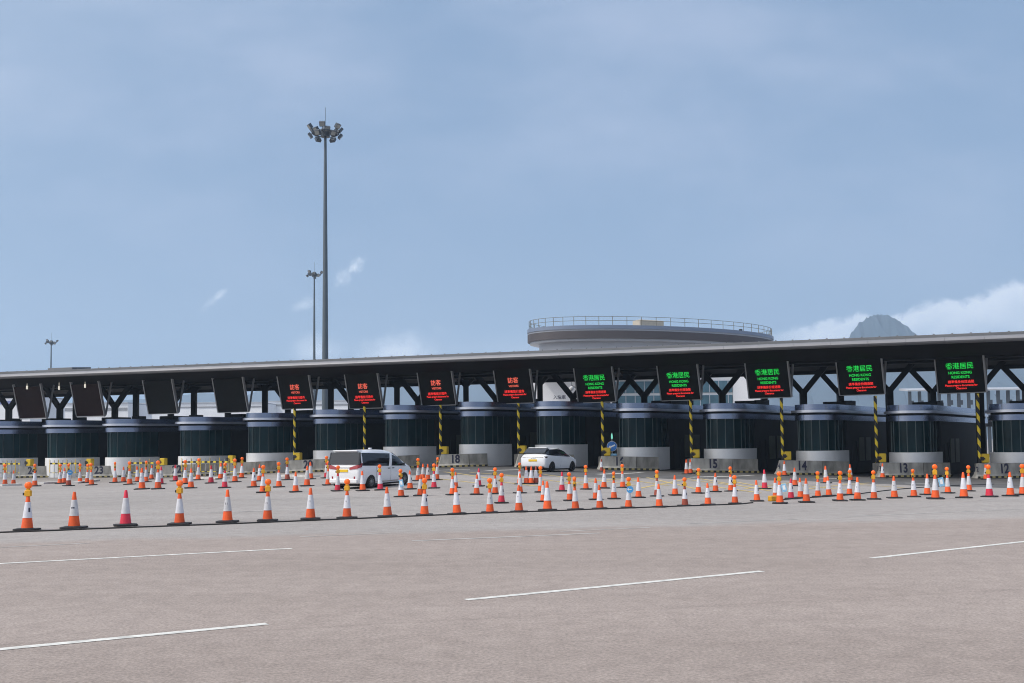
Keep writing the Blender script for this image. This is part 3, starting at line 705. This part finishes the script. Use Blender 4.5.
bm = B(); bx(bm, -.02, .05, -.28, .28, .66, .79); obj('number_plate', bm, 'plate', t, label='yellow rear number plate')
bm = B(); bx(bm, .0, .05, -.2, .2, .80, .87); obj('plate_recess', bm, 'darklens', t)
bm = B(); bx(bm, -.03, .05, -.72, .72, .24, .36); obj('rear_diffuser', bm, 'tyre', t, bevel=.03)
bm = slab([(2.15,-.58,1.47),(2.15,.58,1.47),(3.2,.60,1.08),(3.2,-.60,1.08)], .03); obj('windscreen', bm, 'carglass', t)
bm = B(); bx(bm, .3, 4.0, -.76, .76, .12, .22); obj('underbody', bm, 'tyre', t)
place_vehicle(t, 532.8, 472.2, 29, (1.12,1.06,1.03))

# ------------------------------------------------------------------ traffic cones
# px, base y, top y (of the lamp when there is one), colour, lamp (0 none, 1 facing, 2 edge-on), extra
FRONT = [(27,530.3,482,'O',1),(74,528.3,492,'O',0),(125.5,525.8,490.3,'R',0),(179.5,524.5,480.2,'O',1),(227.5,522.3,489.8,'O',0),(267.5,521,479,'O',1),(310.5,519.5,488,'O',0),(347,518.3,479,'O',1),(387.5,516.8,487,'O',0),
 (424.5,515.5,478,'O',1),(457,514.3,486.3,'O',0),(490,513,478,'O',1),(519,512,485.3,'O',0),(547.5,510.5,481.6,'O',0),(575.5,509.8,476.7,'O',2),(600,509,485,'O',0),(628.5,508,477,'O',1,'disc'),(659.4,507.2,484,'O',0),(685,506,477.5,'D',1),
 (708,505,483.2,'O',0),(735,503.8,475.3,'O',1),(757,501.3,480.3,'O',0),(780,503.6,471.5,'O',1,'square'),(806.5,502.5,478.6,'O',0),(840,501,470.8,'O',1),(857.5,500.3,477.3,'O',0),(874,499.4,470.4,'O',1),(894.5,498.2,476,'O',0),(914,497,469,'O',2),
 (935.5,499,464.3,'O',1,'square'),(964,498,472.4,'O',0),(989.5,497,464.5,'R',1),(1010.5,496.2,472,'O',0),(1023,495,464,'O',1)]
BACK = [(927.3,495,474,'O',0),(948,493.3,467,'O',1),(969,491.3,465.3,'O',1),(986,479.6,464.5,'O',0),(850.5,480.8,464.3,'O',0),(849.5,495,469.8,'O',1),(882.6,478.2,463.4,'O',0),(784.5,475.8,461,'O',0),(795,486,467.8,'O',0),(791,499,478.7,'R',0),
 (800.7,498,478,'O',0),(818,497,471.3,'O',1),(826,483.2,466,'O',0),(829,496,476.5,'O',0),(776,500.2,478,'O',0),(715.6,492,473,'O',0),(731,491.4,466.5,'O',2),(764.7,489,469.7,'R',0),(638.6,497.8,477.5,'O',0),(657,496.4,470,'D',1),(675.2,495.4,475.3,'O',0),
 (698.3,493.4,468,'O',1),(686.6,474.2,459.5,'O',0),(690.6,473.7,459.3,'O',0),(562,491.2,472,'R',0),(570,500.8,472.3,'O',1),(586,489.4,465,'O',1),(601.7,471.5,459,'D',0),(604,488.3,469.5,'O',0),(614,499,471.6,'O',2),(596,499.8,478.3,'O',0),
 (622.8,487.7,464,'O',1),(495.3,494,467.5,'O',1),(501.4,503.2,473,'R',1),(519.9,493.2,473.5,'O',0),(519.7,484.2,462.5,'O',2),(526.4,484,466.5,'O',0),(531,484,466.5,'O',0),(536,483.8,466.2,'D',0),(540.7,492.3,466,'O',1),(543.6,501.7,480.8,'O',0),
 (423,479.7,463.8,'O',0),(428,480.3,464,'O',0),(434,488.3,463.5,'R',1),(436.8,480,457.3,'O',2),(452.5,495,468,'O',1),(455.8,487.7,472,'O',0),(476.6,494.7,474.5,'O',0),(478.7,486.3,468.5,'R',0),(420.5,496,474.5,'O',0),
 (362.7,490.9,471,'O',0),(380.3,490.2,464.5,'R',1),(401.2,496.9,469,'O',2,'pale'),(410.2,489.3,470.5,'O',0),(418,481,458,'O',1),(287.4,480,457.5,'D',1),(295.6,492.2,472,'O',0),(307,486.2,466,'O',0),(310.7,479.3,462,'O',0),(326.5,478.2,456,'R',1),
 (328,485.3,461.3,'O',1),(337.4,491.2,465.5,'R',1),(211,483.4,465.5,'R',0),(220.5,479.3,463,'O',0),(224.6,488,462.5,'R',2),(235,482.2,458.5,'O',1),(241.6,478.2,457,'O',1),(253.8,487.3,468,'O',0),(259.6,481.3,464.5,'O',0),(262.7,492.8,465,'O',1),
 (279,487.3,462,'O',1),(142,489.4,467.5,'O',0),(145.9,482.2,460,'O',2),(151.5,479.4,464.6,'O',0),(158,489.2,460.5,'O',1),(160.7,484.4,466.5,'R',0),(175.5,481.2,464,'R',0),(185,484,460,'O',1),(190.8,488.3,468.5,'O',0),(198,480.2,458,'O',1),
 (80,483,463.5,'O',1),(87,483,464,'O',1),(91.5,485.3,460.5,'O',1),(115,482.8,461.5,'O',2),(123.5,482.3,466,'O',0),(129.7,484.6,460,'O',1),(137.8,482,466,'O',0),(5,484.8,464,'O',1),(13.4,484.5,470.5,'O',0),(34.8,486.3,460,'O',2),(59.8,483.8,464,'O',1),(64,483.5,466,'O',0),(68.5,486,460,'D',2,'disc')]
CN = 20
def cone_r(z): return .158 - (.158-.036)*((z-.05)/.95)
def make_cone(colr, lamp, extra, mk):
    m = {'O':'orange','R':'red','D':'dullorange'}[colr]
    t = thing('traffic_cone', None, 'traffic cone', group='traffic cones on the plaza')
    bm = B(); q = .31; c_ = .08
    prism(bm, [(-q,-q+c_),(-q+c_,-q),(q-c_,-q),(q,-q+c_),(q,q-c_),(q-c_,q),(-q+c_,q),(-q,q-c_)], .0, .045); lathe(bm, [(.19,.046),(.172,.06),(.16,.066)], CN); obj('base', bm, 'rubber', t)
    bm = B(); lathe(bm, [(cone_r(z), z) for z in (.05,.3,.6,.8,.97)] + [(.03,.995)], CN); obj('cone_body', bm, m, t, True)
    bm = B(); lathe(bm, [(cone_r(z)+.006, z) for z in (.34,.5,.66,.775)], CN, cap=False); sl = obj('sleeve', bm, 'sleeve', t, True)
    if mk:
        bm = B()
        for (a0, zz, w, h) in (((-.12,.57,.07,.06),) if mk == 1 else ((-.2,.56,.04,.04),(.12,.56,.04,.04)) if mk == 2 else ((.45,.56,.05,.12),)):
            v = []
            for da, dz in ((-w*5,-h/2),(w*5,-h/2),(w*5,h/2),(-w*5,h/2)):
                a = -pi/2 + a0*1.6 + da; z = zz+dz; r = cone_r(z)+.009; v.append(bm.verts.new((r*cos(a), r*sin(a), z)))
            bm.faces.new(v)
        obj('printed_mark', bm, 'mark', sl)
    if lamp:
        ry = -.1 if lamp == 1 else 1.25; T = Matrix.Rotation(ry, 4, 'Z')
        bm = B(); bx(bm, -.085, .085, -.06, .06, .93, 1.10, T); bx(bm, -.05, .05, -.05, .05, 1.10, 1.15, T); w = obj('warning_lamp', bm, 'lampyellow', t, bevel=.015)
        bm = B(); R = []
        for yy, rr in ((-.07,.045),(-.055,.08),(-.03,.098),(.03,.098),(.055,.08),(.07,.045)):
            R.append([bm.verts.new(T @ Vector((rr*cos(2*pi*i/18), yy, 1.235+rr*sin(2*pi*i/18)))) for i in range(18)])
        for a, b in zip(R, R[1:]):
            for i in range(18): bm.faces.new((a[i], a[(i+1)%18], b[(i+1)%18], b[i]))
        bm.faces.new(R[0][::-1]); bm.faces.new(R[-1]); obj('lens', bm, 'lens', w, True)
        bm = B(); bx(bm, -.13, -.088, -.045, .03, .96, 1.03, T); obj('switch_box', bm, 'black', w)
    if extra == 'disc':
        bm = B(); tube(bm, (.03,-.17,.80), (.03,-.19,.80), .15, n=24); d_ = obj('round_sign', bm, 'bluesign', t, label='small round blue sign')
        d_.data.materials[0] = M['roundblue']
        bm = B(); bx(bm, -.05, .10, -.196, -.192, .79, .82); A_ = [bm.verts.new((x_, -.194, z_)) for x_, z_ in ((-.09,.805),(-.03,.745),(-.03,.865))]; bm.faces.new(A_); obj('arrow', bm, 'white', d_)
    if extra in ('square', 'pale'):
        T = Matrix.Translation((.2 if extra == 'square' else .08, -.16, .66)) @ Matrix.Rotation(-.2, 4, 'Y')
        bm = B(); bx(bm, -.1, .1, -.012, .012, -.17, .17, T); d_ = obj('clipped_panel', bm, 'paleblue', t, bevel=.005, label='pale blue panel clipped to the cone')
        bm = B(); bx(bm, -.05, .05, -.016, -.013, -.08, .10, T); obj('panel_print', bm, 'white', d_)
    return t
M['roundblue'] = mat('round_sign_blue', (.08,.36,.72), .4, var=.15, scale=10)
cproto = {}
def place_cone(rec, label):
    px, py, ty, colr, lamp = rec[:5]; extra = rec[5] if len(rec) > 5 else None
    mk = random.choice((0,0,1,1,3)) if rec[0] != 74 else 2
    key = (colr, lamp, extra, mk)
    o = copy_tree(cproto[key]) if key in cproto else cproto.setdefault(key, make_cone(*key))
    p = hit(px, py); Y = p.y; hpx = py-ty; h = hpx*Y/F/(1.345 if lamp else 1.0)
    sc = max(.62, min(1.15, h)); o.location = p + Vector((0,0,.004)); o.scale = (sc,)*3
    o.rotation_euler = (random.gauss(0,.014), random.gauss(0,.018), random.uniform(-.35,.35) - math.atan(p.x/p.y)); o['label'] = label; return o
CW = {'O':'orange','R':'red','D':'dull brownish orange'}
def desc(r):
    s = CW[r[3]] + (' cone' if len(r) > 5 or r[3] == 'D' else ' and white cone') + (' with amber lamp' if r[4] else '')
    if len(r) > 5: s += ' and blue disc' if r[5] == 'disc' else ' and pale blue panel'
    return s
for i, r in enumerate(FRONT):
    pos = 'leftmost' if i == 0 else 'rightmost' if i == len(FRONT)-1 else (ORD[i] + ' from left') if i < 17 else (ORD[len(FRONT)-1-i] + ' from right')
    place_cone(r, f'{desc(r)}, {pos} in the front row')
# cones behind the front row: clusters around landmarks
LM = [(-10,'left edge before booth 25'),(33,'barrier 24'),(97,'barrier 23'),(170,'barrier 22'),(238,'barrier 21'),(300,'barrier 20'),(365,'the white van'),(460,'barrier 18'),(535,'the white hatchback'),(625,'barrier 16'),(715,'barrier 15'),(805,'barrier 14'),(895,'barrier 13'),(990,'barrier 12')]
clu = {}
for r in BACK: clu.setdefault(min(range(1, len(LM)), key=lambda k: abs(LM[k][0]-r[0])), []).append(r)
for k, L_c in clu.items():
    L_c.sort(key=lambda r: r[0])
    groups = {}
    for r in L_c: groups.setdefault(desc(r), []).append(r)
    for r in L_c:
        G_ = groups[desc(r)]; j = G_.index(r)
        pos = 'only such one' if len(G_) == 1 else 'leftmost such one' if j == 0 else 'rightmost such one' if j == len(G_)-1 else ORD[j] + ' such from left'
        place_cone(r, f"{desc(r)}, {pos} before {LM[k][1]}" if len(r) < 6 else f"{desc(r)} near {LM[k][1]}")
q = hit(773.5, 501.2); t = thing('fallen_lamp', 'yellow lamp housing fallen on the ground beside the cable left of a lamp cone', 'lamp', q + Vector((0,0,.0)), .5)
bm = B(); bx(bm, -.2, .14, -.1, .1, .0, .2); obj('housing', bm, 'lampyellow', t, bevel=.03)
bm = B(); tube(bm, (.15,0,.1), (.2,0,.1), .1, n=14); obj('lens', bm, 'lampyellow', t)

# ------------------------------------------------------------------ high mast lights
def mast(px, top_py, base_px, Y, headw, label, nf, tall=True):
    z = z_at(top_py, px, Y); xb = x_at(px, Y, z); t = thing('high_mast_light', label, 'floodlight mast', (xb, Y, -.4), random.random())
    H = z + .4
    bm = B(); lathe(bm, [(.46,0),(.38,H*.3),(.29,H*.6),(.18,H*.93),(.16,H)], 16); obj('pole', bm, 'mast', t, True)
    bm = B(); lathe(bm, [(.55,H-.7),(.6,H+.15),(.36,H+.5)], 14); R = headw/2
    for k in range(20):
        a, b2 = 2*pi*k/20, 2*pi*(k+1)/20; tube(bm, (R*.72*cos(a), R*.72*sin(a), H-.25), (R*.72*cos(b2), R*.72*sin(b2), H-.25), .07, n=6)
    for k in range(6):
        a = 2*pi*k/6; tube(bm, (.4*cos(a), .4*sin(a), H-.2), (R*.72*cos(a), R*.72*sin(a), H-.25), .06, n=6)
    obj('ring', bm, 'flood', t)
    for k in range(nf):
        a = 2*pi*(k+.3)/nf
        T = Matrix.Rotation(a, 4, 'Z') @ Matrix.Translation((R*(.86,.62,.8)[k % 3], 0, H + (.42,.0,-.55)[k % 3])) @ Matrix.Rotation(radians(38), 4, 'Y')
        bm = B(); bx(bm, -.12, .22, -.34, .34, -.3, .3, T); bar(bm, T @ Vector((-.1,0,0)), Matrix.Rotation(a, 4, 'Z') @ Vector((R*.72,0,H-.25)), .08, .08)
        fl = obj('floodlight', bm, 'flood', t)
        bm = B(); bx(bm, .222, .23, -.29, .29, -.25, .25, T); obj('lens', bm, 'floodglass', fl)
    bm = B(); tube(bm, (0,0,H), (0,0,H+ (3.0 if tall else 2.4)), .03, n=5); obj('lightning_rod', bm, 'mast', t)
mast(325.3, 131.5, 325.5, 130, 4.45, 'tallest floodlight mast rising behind the canopy', 18)
mast(314.3, 274, 314, 262, 4.3, 'second floodlight mast, close left of the tallest one and farther away', 10)
mast(51.3, 342, 51, 345, 4.3, 'small distant floodlight mast at far left above the canopy', 10)

# ------------------------------------------------------------------ terminal with oval roof behind the canopy
TC = Vector((x_at(656, 172, 15), 172, 0)); TA = radians(29)
def ell(a, b, n=72): return [(a*cos(2*pi*i/n), b*sin(2*pi*i/n)) for i in range(n)]
t = thing('terminal_building', 'pale terminal block with an oval roof rimmed by a railing, behind the canopy', 'building', TC, TA)
zt = z_at(326.5, 645, 160)
A0, B0 = 23.0, 11.2
bm = B(); prism(bm, ell(A0,B0), zt-.55, zt); obj('roof_rim', bm, 'tblue', t, True)
bm = B(); prism(bm, ell(A0-.15,B0-.15), zt-.8, zt-.552); obj('fascia_band', bm, 'tpale', t, True)
bm = B(); prism(bm, ell(A0-.05,B0-.05), zt-1.95, zt-.802); obj('fascia_band', bm, 'tbrown', t, True)
bm = B(); prism(bm, ell(A0-.4,B0-.4), zt-2.25, zt-1.952); obj('soffit_ring', bm, 'tpale', t, True)
bm = B(); prism(bm, ell(A0-1.9,B0-1.9), zt-7, zt-2.252); obj('drum_wall', bm, 'tpale', t, True)
rl = None
bm = B(); E_ = ell(A0-.3, B0-.3, 56)
for i, (x, y) in enumerate(E_):
    tube(bm, (x,y,zt), (x,y,zt+1.3), .045, n=5)
    x2, y2 = E_[(i+1)%56]
    for zz in (.7, 1.3): tube(bm, (x,y,zt+zz), (x2,y2,zt+zz), .035, n=5)
obj('railing', bm, 'rail', t)
pv = at_depth(660, 326, 163) - TC; T = Matrix.Rotation(-TA, 4, 'Z'); pl = T @ Vector((pv.x, pv.y, 0))
bm = B(); bx(bm, -2.3, 2.3, -1, 1, zt, zt+1.5, Matrix.Translation((pl.x, pl.y+3, 0))); obj('plant_box', bm, 'beige', t, bevel=.08)
bm = B(); bx(bm, 11.8, 12.2, -6.9, -6.5, zt, zt+.7); obj('roof_unit', bm, 'black', t)
# lower block: walls with ribbon glazing, seen through the gaps under the canopy
Yb = 165
def X(px, z=9): return x_at(px, Yb, z) - TC.x
blk = thing('terminal_block', 'white terminal block with ribbon windows seen between the canopy columns', 'building', (TC.x, Yb, 0), 0)
x0, x1, x2, x3 = X(505), X(612), X(733), X(760)
bm = B(); bx(bm, x0, x1, 0, 12, -.6, zt-6.8); obj('wall', bm, 'twall', blk)
bm = B(); bx(bm, x1, x2, 0.3, 12, -.6, zt-6.8); obj('wall', bm, 'twall', blk)
bm = B(); bx(bm, x2, x3, -.2, 12, -.6, zt-6.8); obj('wall', bm, 'twall', blk)
for (za, zb) in ((3.6,6.2),(7.0,9.3),(9.7,11.5)):
    bm = B(); bx(bm, x1+.05, x2-.05, .12, .29, za, zb); gl = obj('ribbon_window', bm, 'tglass', blk)
    bm = B()
    for i in range(13): xx = x1 + (x2-x1)*(i+.5)/13; bx(bm, xx-.06, xx+.06, .04, .118, za, zb)
    obj('mullions', bm, 'tpale', gl)
z = z_at(397.5, 560, Yb-.1)
lettering('入境車', .66, 'mark', blk, (X(559.5, z), -.01, z), (pi/2,0,0), .01)
# round white dish / drum on a column at px 577
Yd = 101; q = at_depth(571.5, 388.5, Yd); t = thing('dome_camera', 'small white dome camera on a bracket under the canopy, left of the first residents sign', 'camera', q)
bm = B(); lathe(bm, [(.02,-.24),(.16,-.17),(.23,0),(.2,.13),(.06,.2)], 14); obj('dome', bm, 'white', t, True)
bm = B(); tube(bm, (0,0,.2), (0,0,8.0-q.z), .04); bar(bm, (0,0,.3), (1.0,0,-.3), .12, .12); obj('bracket', bm, 'steel', t)

# ------------------------------------------------------------------ covered walkway at right, behind the booths
Yw = 128
a = Vector((x_at(904, Yw, 8), Yw, 0)); b = Vector((x_at(1085, Yw-1, 8), Yw-1, 0)); d = (b-a).normalized(); ln = (b-a).length
zw = z_at(391.5, 906, Yw)
t = thing('covered_walkway', 'raised walkway with a thin pale roof on grey posts, seen past the right booths', 'walkway', a, atan2(d.y, d.x))
bm = B(); extrude_profile(bm, [(-1.6,zw-.05),(-1.6,zw+.12),(1.8,zw+.45),(1.8,zw+.2)], (0,0,0), (ln,0,0), (0,1,0)); obj('roof', bm, 'tpale', t)
for i in range(19):
    xx = .3 + i*(ln-.6)/18; bm = B(); bx(bm, xx-.14, xx+.14, -1.3, -.9, 0, zw-.06); bx(bm, xx+.14, xx+.42, -1.25, -.95, zw-1.7, zw-1.15); obj('post', bm, 'flood', t)
bm = B(); bx(bm, 0, ln, -1.5, 1.8, 3.6, 4.2); obj('deck', bm, 'darksteel', t)

# ------------------------------------------------------------------ far buildings at left
def far_block(pa, pb, Y, ytop, dep, m, label, bands=(), floor=True):
    xa, xb = x_at(pa, Y, 8), x_at(pb, Y, 8); zt_ = z_at(ytop, (pa+pb)/2, Y)
    t = thing('far_building', label, 'building', ((xa+xb)/2, Y, 0)); w = (xb-xa)/2
    bm = B(); bx(bm, -w, w, 0, dep, -.5, zt_); obj('wall', bm, m, t)
    for y0, y1, mm in bands:
        z0, z1 = z_at(y1, (pa+pb)/2, Y), z_at(y0, (pa+pb)/2, Y); bm = B(); bx(bm, -w+.2, w-.2, -.12, -.01, z0, z1); obj('band', bm, mm, t)
    bm = B(); bx(bm, -w, w, -.3, dep, zt_+.01, zt_+.35); obj('roof_edge', bm, 'tpale', t)
far_block(-60, 30, 260, 397, 20, 'farwall', 'pale building with a violet-blue band seen under the canopy at far left', [(401,404.5,'farband')])
far_block(34, 128, 300, 404, 20, 'farwall', 'low pale building seen behind the second and third booths from the left', [(408,411,'fargrey')])
far_block(132, 262, 330, 403.5, 22, 'farwall', 'low white building with a grey window row seen between barriers 22 and 21', [(406.5,408,'fargrey')])
far_block(264, 352, 350, 401.5, 22, 'farwall', 'low white building seen behind the tallest mast under the canopy', [(404,406,'fargrey')])

# ------------------------------------------------------------------ hills
def ridge(name, pts, Y0, depth, seed):
    rnd = random.Random(seed); bm = B(); rows = []
    xs = []
    p0, p1 = pts[0][0], pts[-1][0]; n = 150
    for i in range(n+1):
        px = p0 + (p1-p0)*i/n
        for (a, ya), (b, yb) in zip(pts, pts[1:]):
            if a <= px <= b: py = ya + (yb-ya)*sm((px-a)/(b-a)); break
        z = max(2, z_at(py, px, Y0)); xs.append((x_at(px, Y0, z), z))
    K = 12
    for k in range(-K, K+1):
        row = []
        for i, (x, z) in enumerate(xs):
            f = max(0, 1-abs(k)/K)**.9
            spur = .88 + .06*sin(i*.55 + k*.6) + .04*sin(i*1.3 - k*1.1 + seed) + rnd.uniform(-.015,.015)
            h = z*f*(spur if abs(k) > 0 else 1 + rnd.uniform(-.009,.009)) - (3 if abs(k) == K else 0)
            row.append(bm.verts.new((x + k*depth*.02*sin(i*.3), Y0 + k*depth/K + rnd.uniform(-8,8)*(k != 0), h)))
        rows.append(row)
    for a, b in zip(rows, rows[1:]):
        for i in range(n): bm.faces.new((a[i], a[i+1], b[i+1], b[i]))
    o = struct(name, bm, 'hill')
    for p in o.data.polygons: p.use_smooth = True
ridge('hills', [(-300,404),(-60,402),(60,404),(150,399),(205,393),(235,398),(270,388),(330,378),(395,384),(440,376),(500,370),(620,364),(760,358),(900,350),(1100,352),(1300,360)], 3800, 400, 3)
ridge('mountain', [(760,380),(835,352),(847,342),(853,331),(860,322.5),(868,317.5),(874,315.2),(880,314.3),(888,315.5),(896,319.5),(905,325.5),(914,333),(925,341),(960,352),(1040,370)], 2800, 480, 8)

# ------------------------------------------------------------------ haze (air between camera and hills)
m = bpy.data.materials.new('haze_air'); m.use_nodes = True; nt = m.node_tree; nt.nodes.remove(nt.nodes['Principled BSDF'])
pvn = nt.nodes.new('ShaderNodeVolumePrincipled'); pvn.inputs['Color'].default_value = (.62,.80,1,1); pvn.inputs['Density'].default_value = .00023; pvn.inputs['Anisotropy'].default_value = .2
nt.links.new(pvn.outputs[0], nt.nodes['Material Output'].inputs['Volume'])
bm = B(); bx(bm, -4600, 4600, -80, 4620, -2.5, 480); o = obj('haze', bm, m); o['kind'] = 'stuff'

# ------------------------------------------------------------------ sky, sun
SUN_EL, SUN_AZ = radians(50), radians(245)    # azimuth clockwise from +Y
w = bpy.data.worlds.new('World'); S.world = w; w.use_nodes = True; nt = w.node_tree
N = nt.nodes.new; L = nt.links.new
sky = N('ShaderNodeTexSky'); sky.sky_type = 'NISHITA'; sky.sun_disc = False; sky.sun_elevation = SUN_EL; sky.sun_rotation = SUN_AZ; sky.air_density = 1.0; sky.dust_density = 1.5; sky.ozone_density = 1.2
tc = N('ShaderNodeTexCoord'); sp = N('ShaderNodeSeparateXYZ'); L(tc.outputs['Generated'], sp.inputs[0])
def ma(op, a, c=0.0, d=None, clamp=False):
    n = N('ShaderNodeMath'); n.operation = op; n.use_clamp = clamp
    for i, v in enumerate((a, c, d)):
        if v is None: continue
        if isinstance(v, (int, float)): n.inputs[i].default_value = v
        else: L(v, n.inputs[i])
    return n.outputs[0]
yy = ma('MAXIMUM', sp.outputs['Y'], .05); az = ma('DIVIDE', sp.outputs['X'], yy); el = ma('DIVIDE', sp.outputs['Z'], yy)
cmb = N('ShaderNodeCombineXYZ'); L(az, cmb.inputs[0]); L(el, cmb.inputs[1])
def noise(sc, det, rough=.55, stretch=(1,1,1), off=(0,0,0)):
    mp = N('ShaderNodeMapping'); mp.inputs['Scale'].default_value = stretch; mp.inputs['Location'].default_value = off; L(cmb.outputs[0], mp.inputs['Vector'])
    n = N('ShaderNodeTexNoise'); n.inputs['Scale'].default_value = sc; n.inputs['Detail'].default_value = det; n.inputs['Roughness'].default_value = rough; L(mp.outputs[0], n.inputs['Vector']); return n.outputs['Fac']
def sstep(v, a, b):
    n = N('ShaderNodeMapRange'); n.interpolation_type = 'SMOOTHSTEP'; L(v, n.inputs['Value']); n.inputs['From Min'].default_value = a; n.inputs['From Max'].default_value = b; return n.outputs['Result']
# the photographed azimuth/elevation of a pixel
def ae(px, py): d = ray(px, py); return d.x/d.y, d.z/d.y
def blob(px, py, rx, ry, rot, nz, amp, lo, hi):
    a0, e0 = ae(px, py); da, de = ma('SUBTRACT', az, a0), ma('SUBTRACT', el, e0); c, s = cos(rot), sin(rot)
    u = ma('DIVIDE', ma('ADD', ma('MULTIPLY', da, c), ma('MULTIPLY', de, s)), rx/F); v = ma('DIVIDE', ma('SUBTRACT', ma('MULTIPLY', de, c), ma('MULTIPLY', da, s)), ry/F)
    r = ma('SQRT', ma('ADD', ma('MULTIPLY', u, u), ma('MULTIPLY', v, v)))
    return sstep(ma('ADD', ma('SUBTRACT', 1, r), ma('MULTIPLY', ma('SUBTRACT', nz, .5), amp)), lo-.15, hi+.45)
n1 = noise(60, 6, .6); n2 = noise(22, 6, .6); n3 = noise(9, 5, .5)
# cloud bank at the right horizon
a1, e1 = ae(772, 338); a2, e2 = ae(1005, 288)
topc = ma('MULTIPLY_ADD', ma('MINIMUM', ma('SUBTRACT', az, a1), .32), (e2-e1)/(a2-a1), e1)
topc = ma('ADD', ma('ADD', topc, .003), ma('MULTIPLY', ma('SUBTRACT', n2, .5), .040)); topc = ma('ADD', topc, ma('MULTIPLY', ma('SUBTRACT', n1, .5), .014))
bank = ma('MULTIPLY', sstep(ma('SUBTRACT', topc, el), -.002, .008), sstep(az, a1-.03, a1+.05))
lowc = blob(398, 354, 64, 30, .25, ma('MULTIPLY_ADD', ma('SUBTRACT', n1, .5), .6, n2), 1.6, .25, .6)
lowc2 = blob(318, 352, 40, 24, 0, n2, 1.2, .2, .8)
nw = ma('MULTIPLY_ADD', ma('SUBTRACT', n1, .5), .9, n2)
wisp1 = blob(349, 272, 26, 11, .75, nw, 2.6, .3, .75); wisp2 = blob(218, 297, 25, 7, .62, nw, 2.4, .3, .8); wisp3 = blob(300, 306, 22, 7, .3, nw, 2.4, .3, .8)
lowhaze = blob(560, 350, 420, 22, 0, n3, 1.0, .1, 1.1)
def mixc(f, a, c, mode='MIX'):
    n = N('ShaderNodeMix'); n.data_type = 'RGBA'; n.blend_type = mode
    if isinstance(f, (int, float)): n.inputs[0].default_value = f
    else: L(f, n.inputs[0])
    for i, v in ((6, a), (7, c)):
        if isinstance(v, tuple): n.inputs[i].default_value = (*v, 1)
        else: L(v, n.inputs[i])
    return n.outputs[2]
HAZE = (3.3, 4.95, 7.6); CLOUD = (12.2, 12.8, 14.0); VEIL = (5.8, 6.75, 8.9)
col = mixc(.72, sky.outputs['Color'], HAZE)
# thin veils higher up, brighter towards the upper right
veil = ma('MULTIPLY', sstep(noise(3.2, 6, .55, (1, 2.2, 1), (.3,.1,0)), .36, .72), sstep(el, .02, .34))
col = mixc(ma('MULTIPLY', veil, .55), col, VEIL)
col = mixc(ma('MULTIPLY', lowhaze, .28), col, CLOUD)
for c_, k in ((wisp1,.75),(wisp2,.7),(wisp3,.4),(lowc,.75),(lowc2,.75)): col = mixc(ma('MULTIPLY', c_, k), col, CLOUD)
shade = mixc(sstep(ma('ADD', ma('SUBTRACT', topc, el), ma('MULTIPLY', ma('SUBTRACT', n2, .5), .05)), .0, .06), CLOUD, (6.6,7.9,9.6))
col = mixc(ma('MULTIPLY', bank, .88), col, shade)
# broad glow added round the sun, out of view, to brighten the booth fronts
sv = N('ShaderNodeVectorMath'); sv.operation = 'DOT_PRODUCT'; L(tc.outputs['Generated'], sv.inputs[0]); sv.inputs[1].default_value = (sin(SUN_AZ)*cos(SUN_EL), cos(SUN_AZ)*cos(SUN_EL), sin(SUN_EL))
glow = ma('POWER', ma('MAXIMUM', sv.outputs['Value'], 0.0), 2.2)
col = mixc(ma('MULTIPLY', glow, .9, None, True), col, (24.0, 23.0, 22.0))
bg = nt.nodes['Background']; L(col, bg.inputs['Color']); bg.inputs['Strength'].default_value = .085
sd = bpy.data.lights.new('sun', 'SUN'); so = bpy.data.objects.new('sun', sd); COL.objects.link(so)
sd.energy = 2.3; sd.angle = radians(5); sd.color = (1,.955,.89)
dv = Vector((sin(SUN_AZ)*cos(SUN_EL), cos(SUN_AZ)*cos(SUN_EL), sin(SUN_EL)))
so.rotation_euler = dv.to_track_quat('Z', 'Y').to_euler(); so.location = dv*200

S.view_settings.view_transform = 'Standard'; S.view_settings.look = 'None'; S.view_settings.exposure = 0.02; S.view_settings.gamma = 1
S.render.engine = 'CYCLES'
S.cycles.filter_width = 1.05; S.cycles.use_denoising = True; S.cycles.denoising_prefilter = 'ACCURATE'; S.cycles.max_bounces = 6; S.cycles.volume_bounces = 1; S.cycles.volume_step_rate = 5; S.cycles.volume_max_steps = 64
S.cycles.caustics_reflective = False; S.cycles.caustics_refractive = False
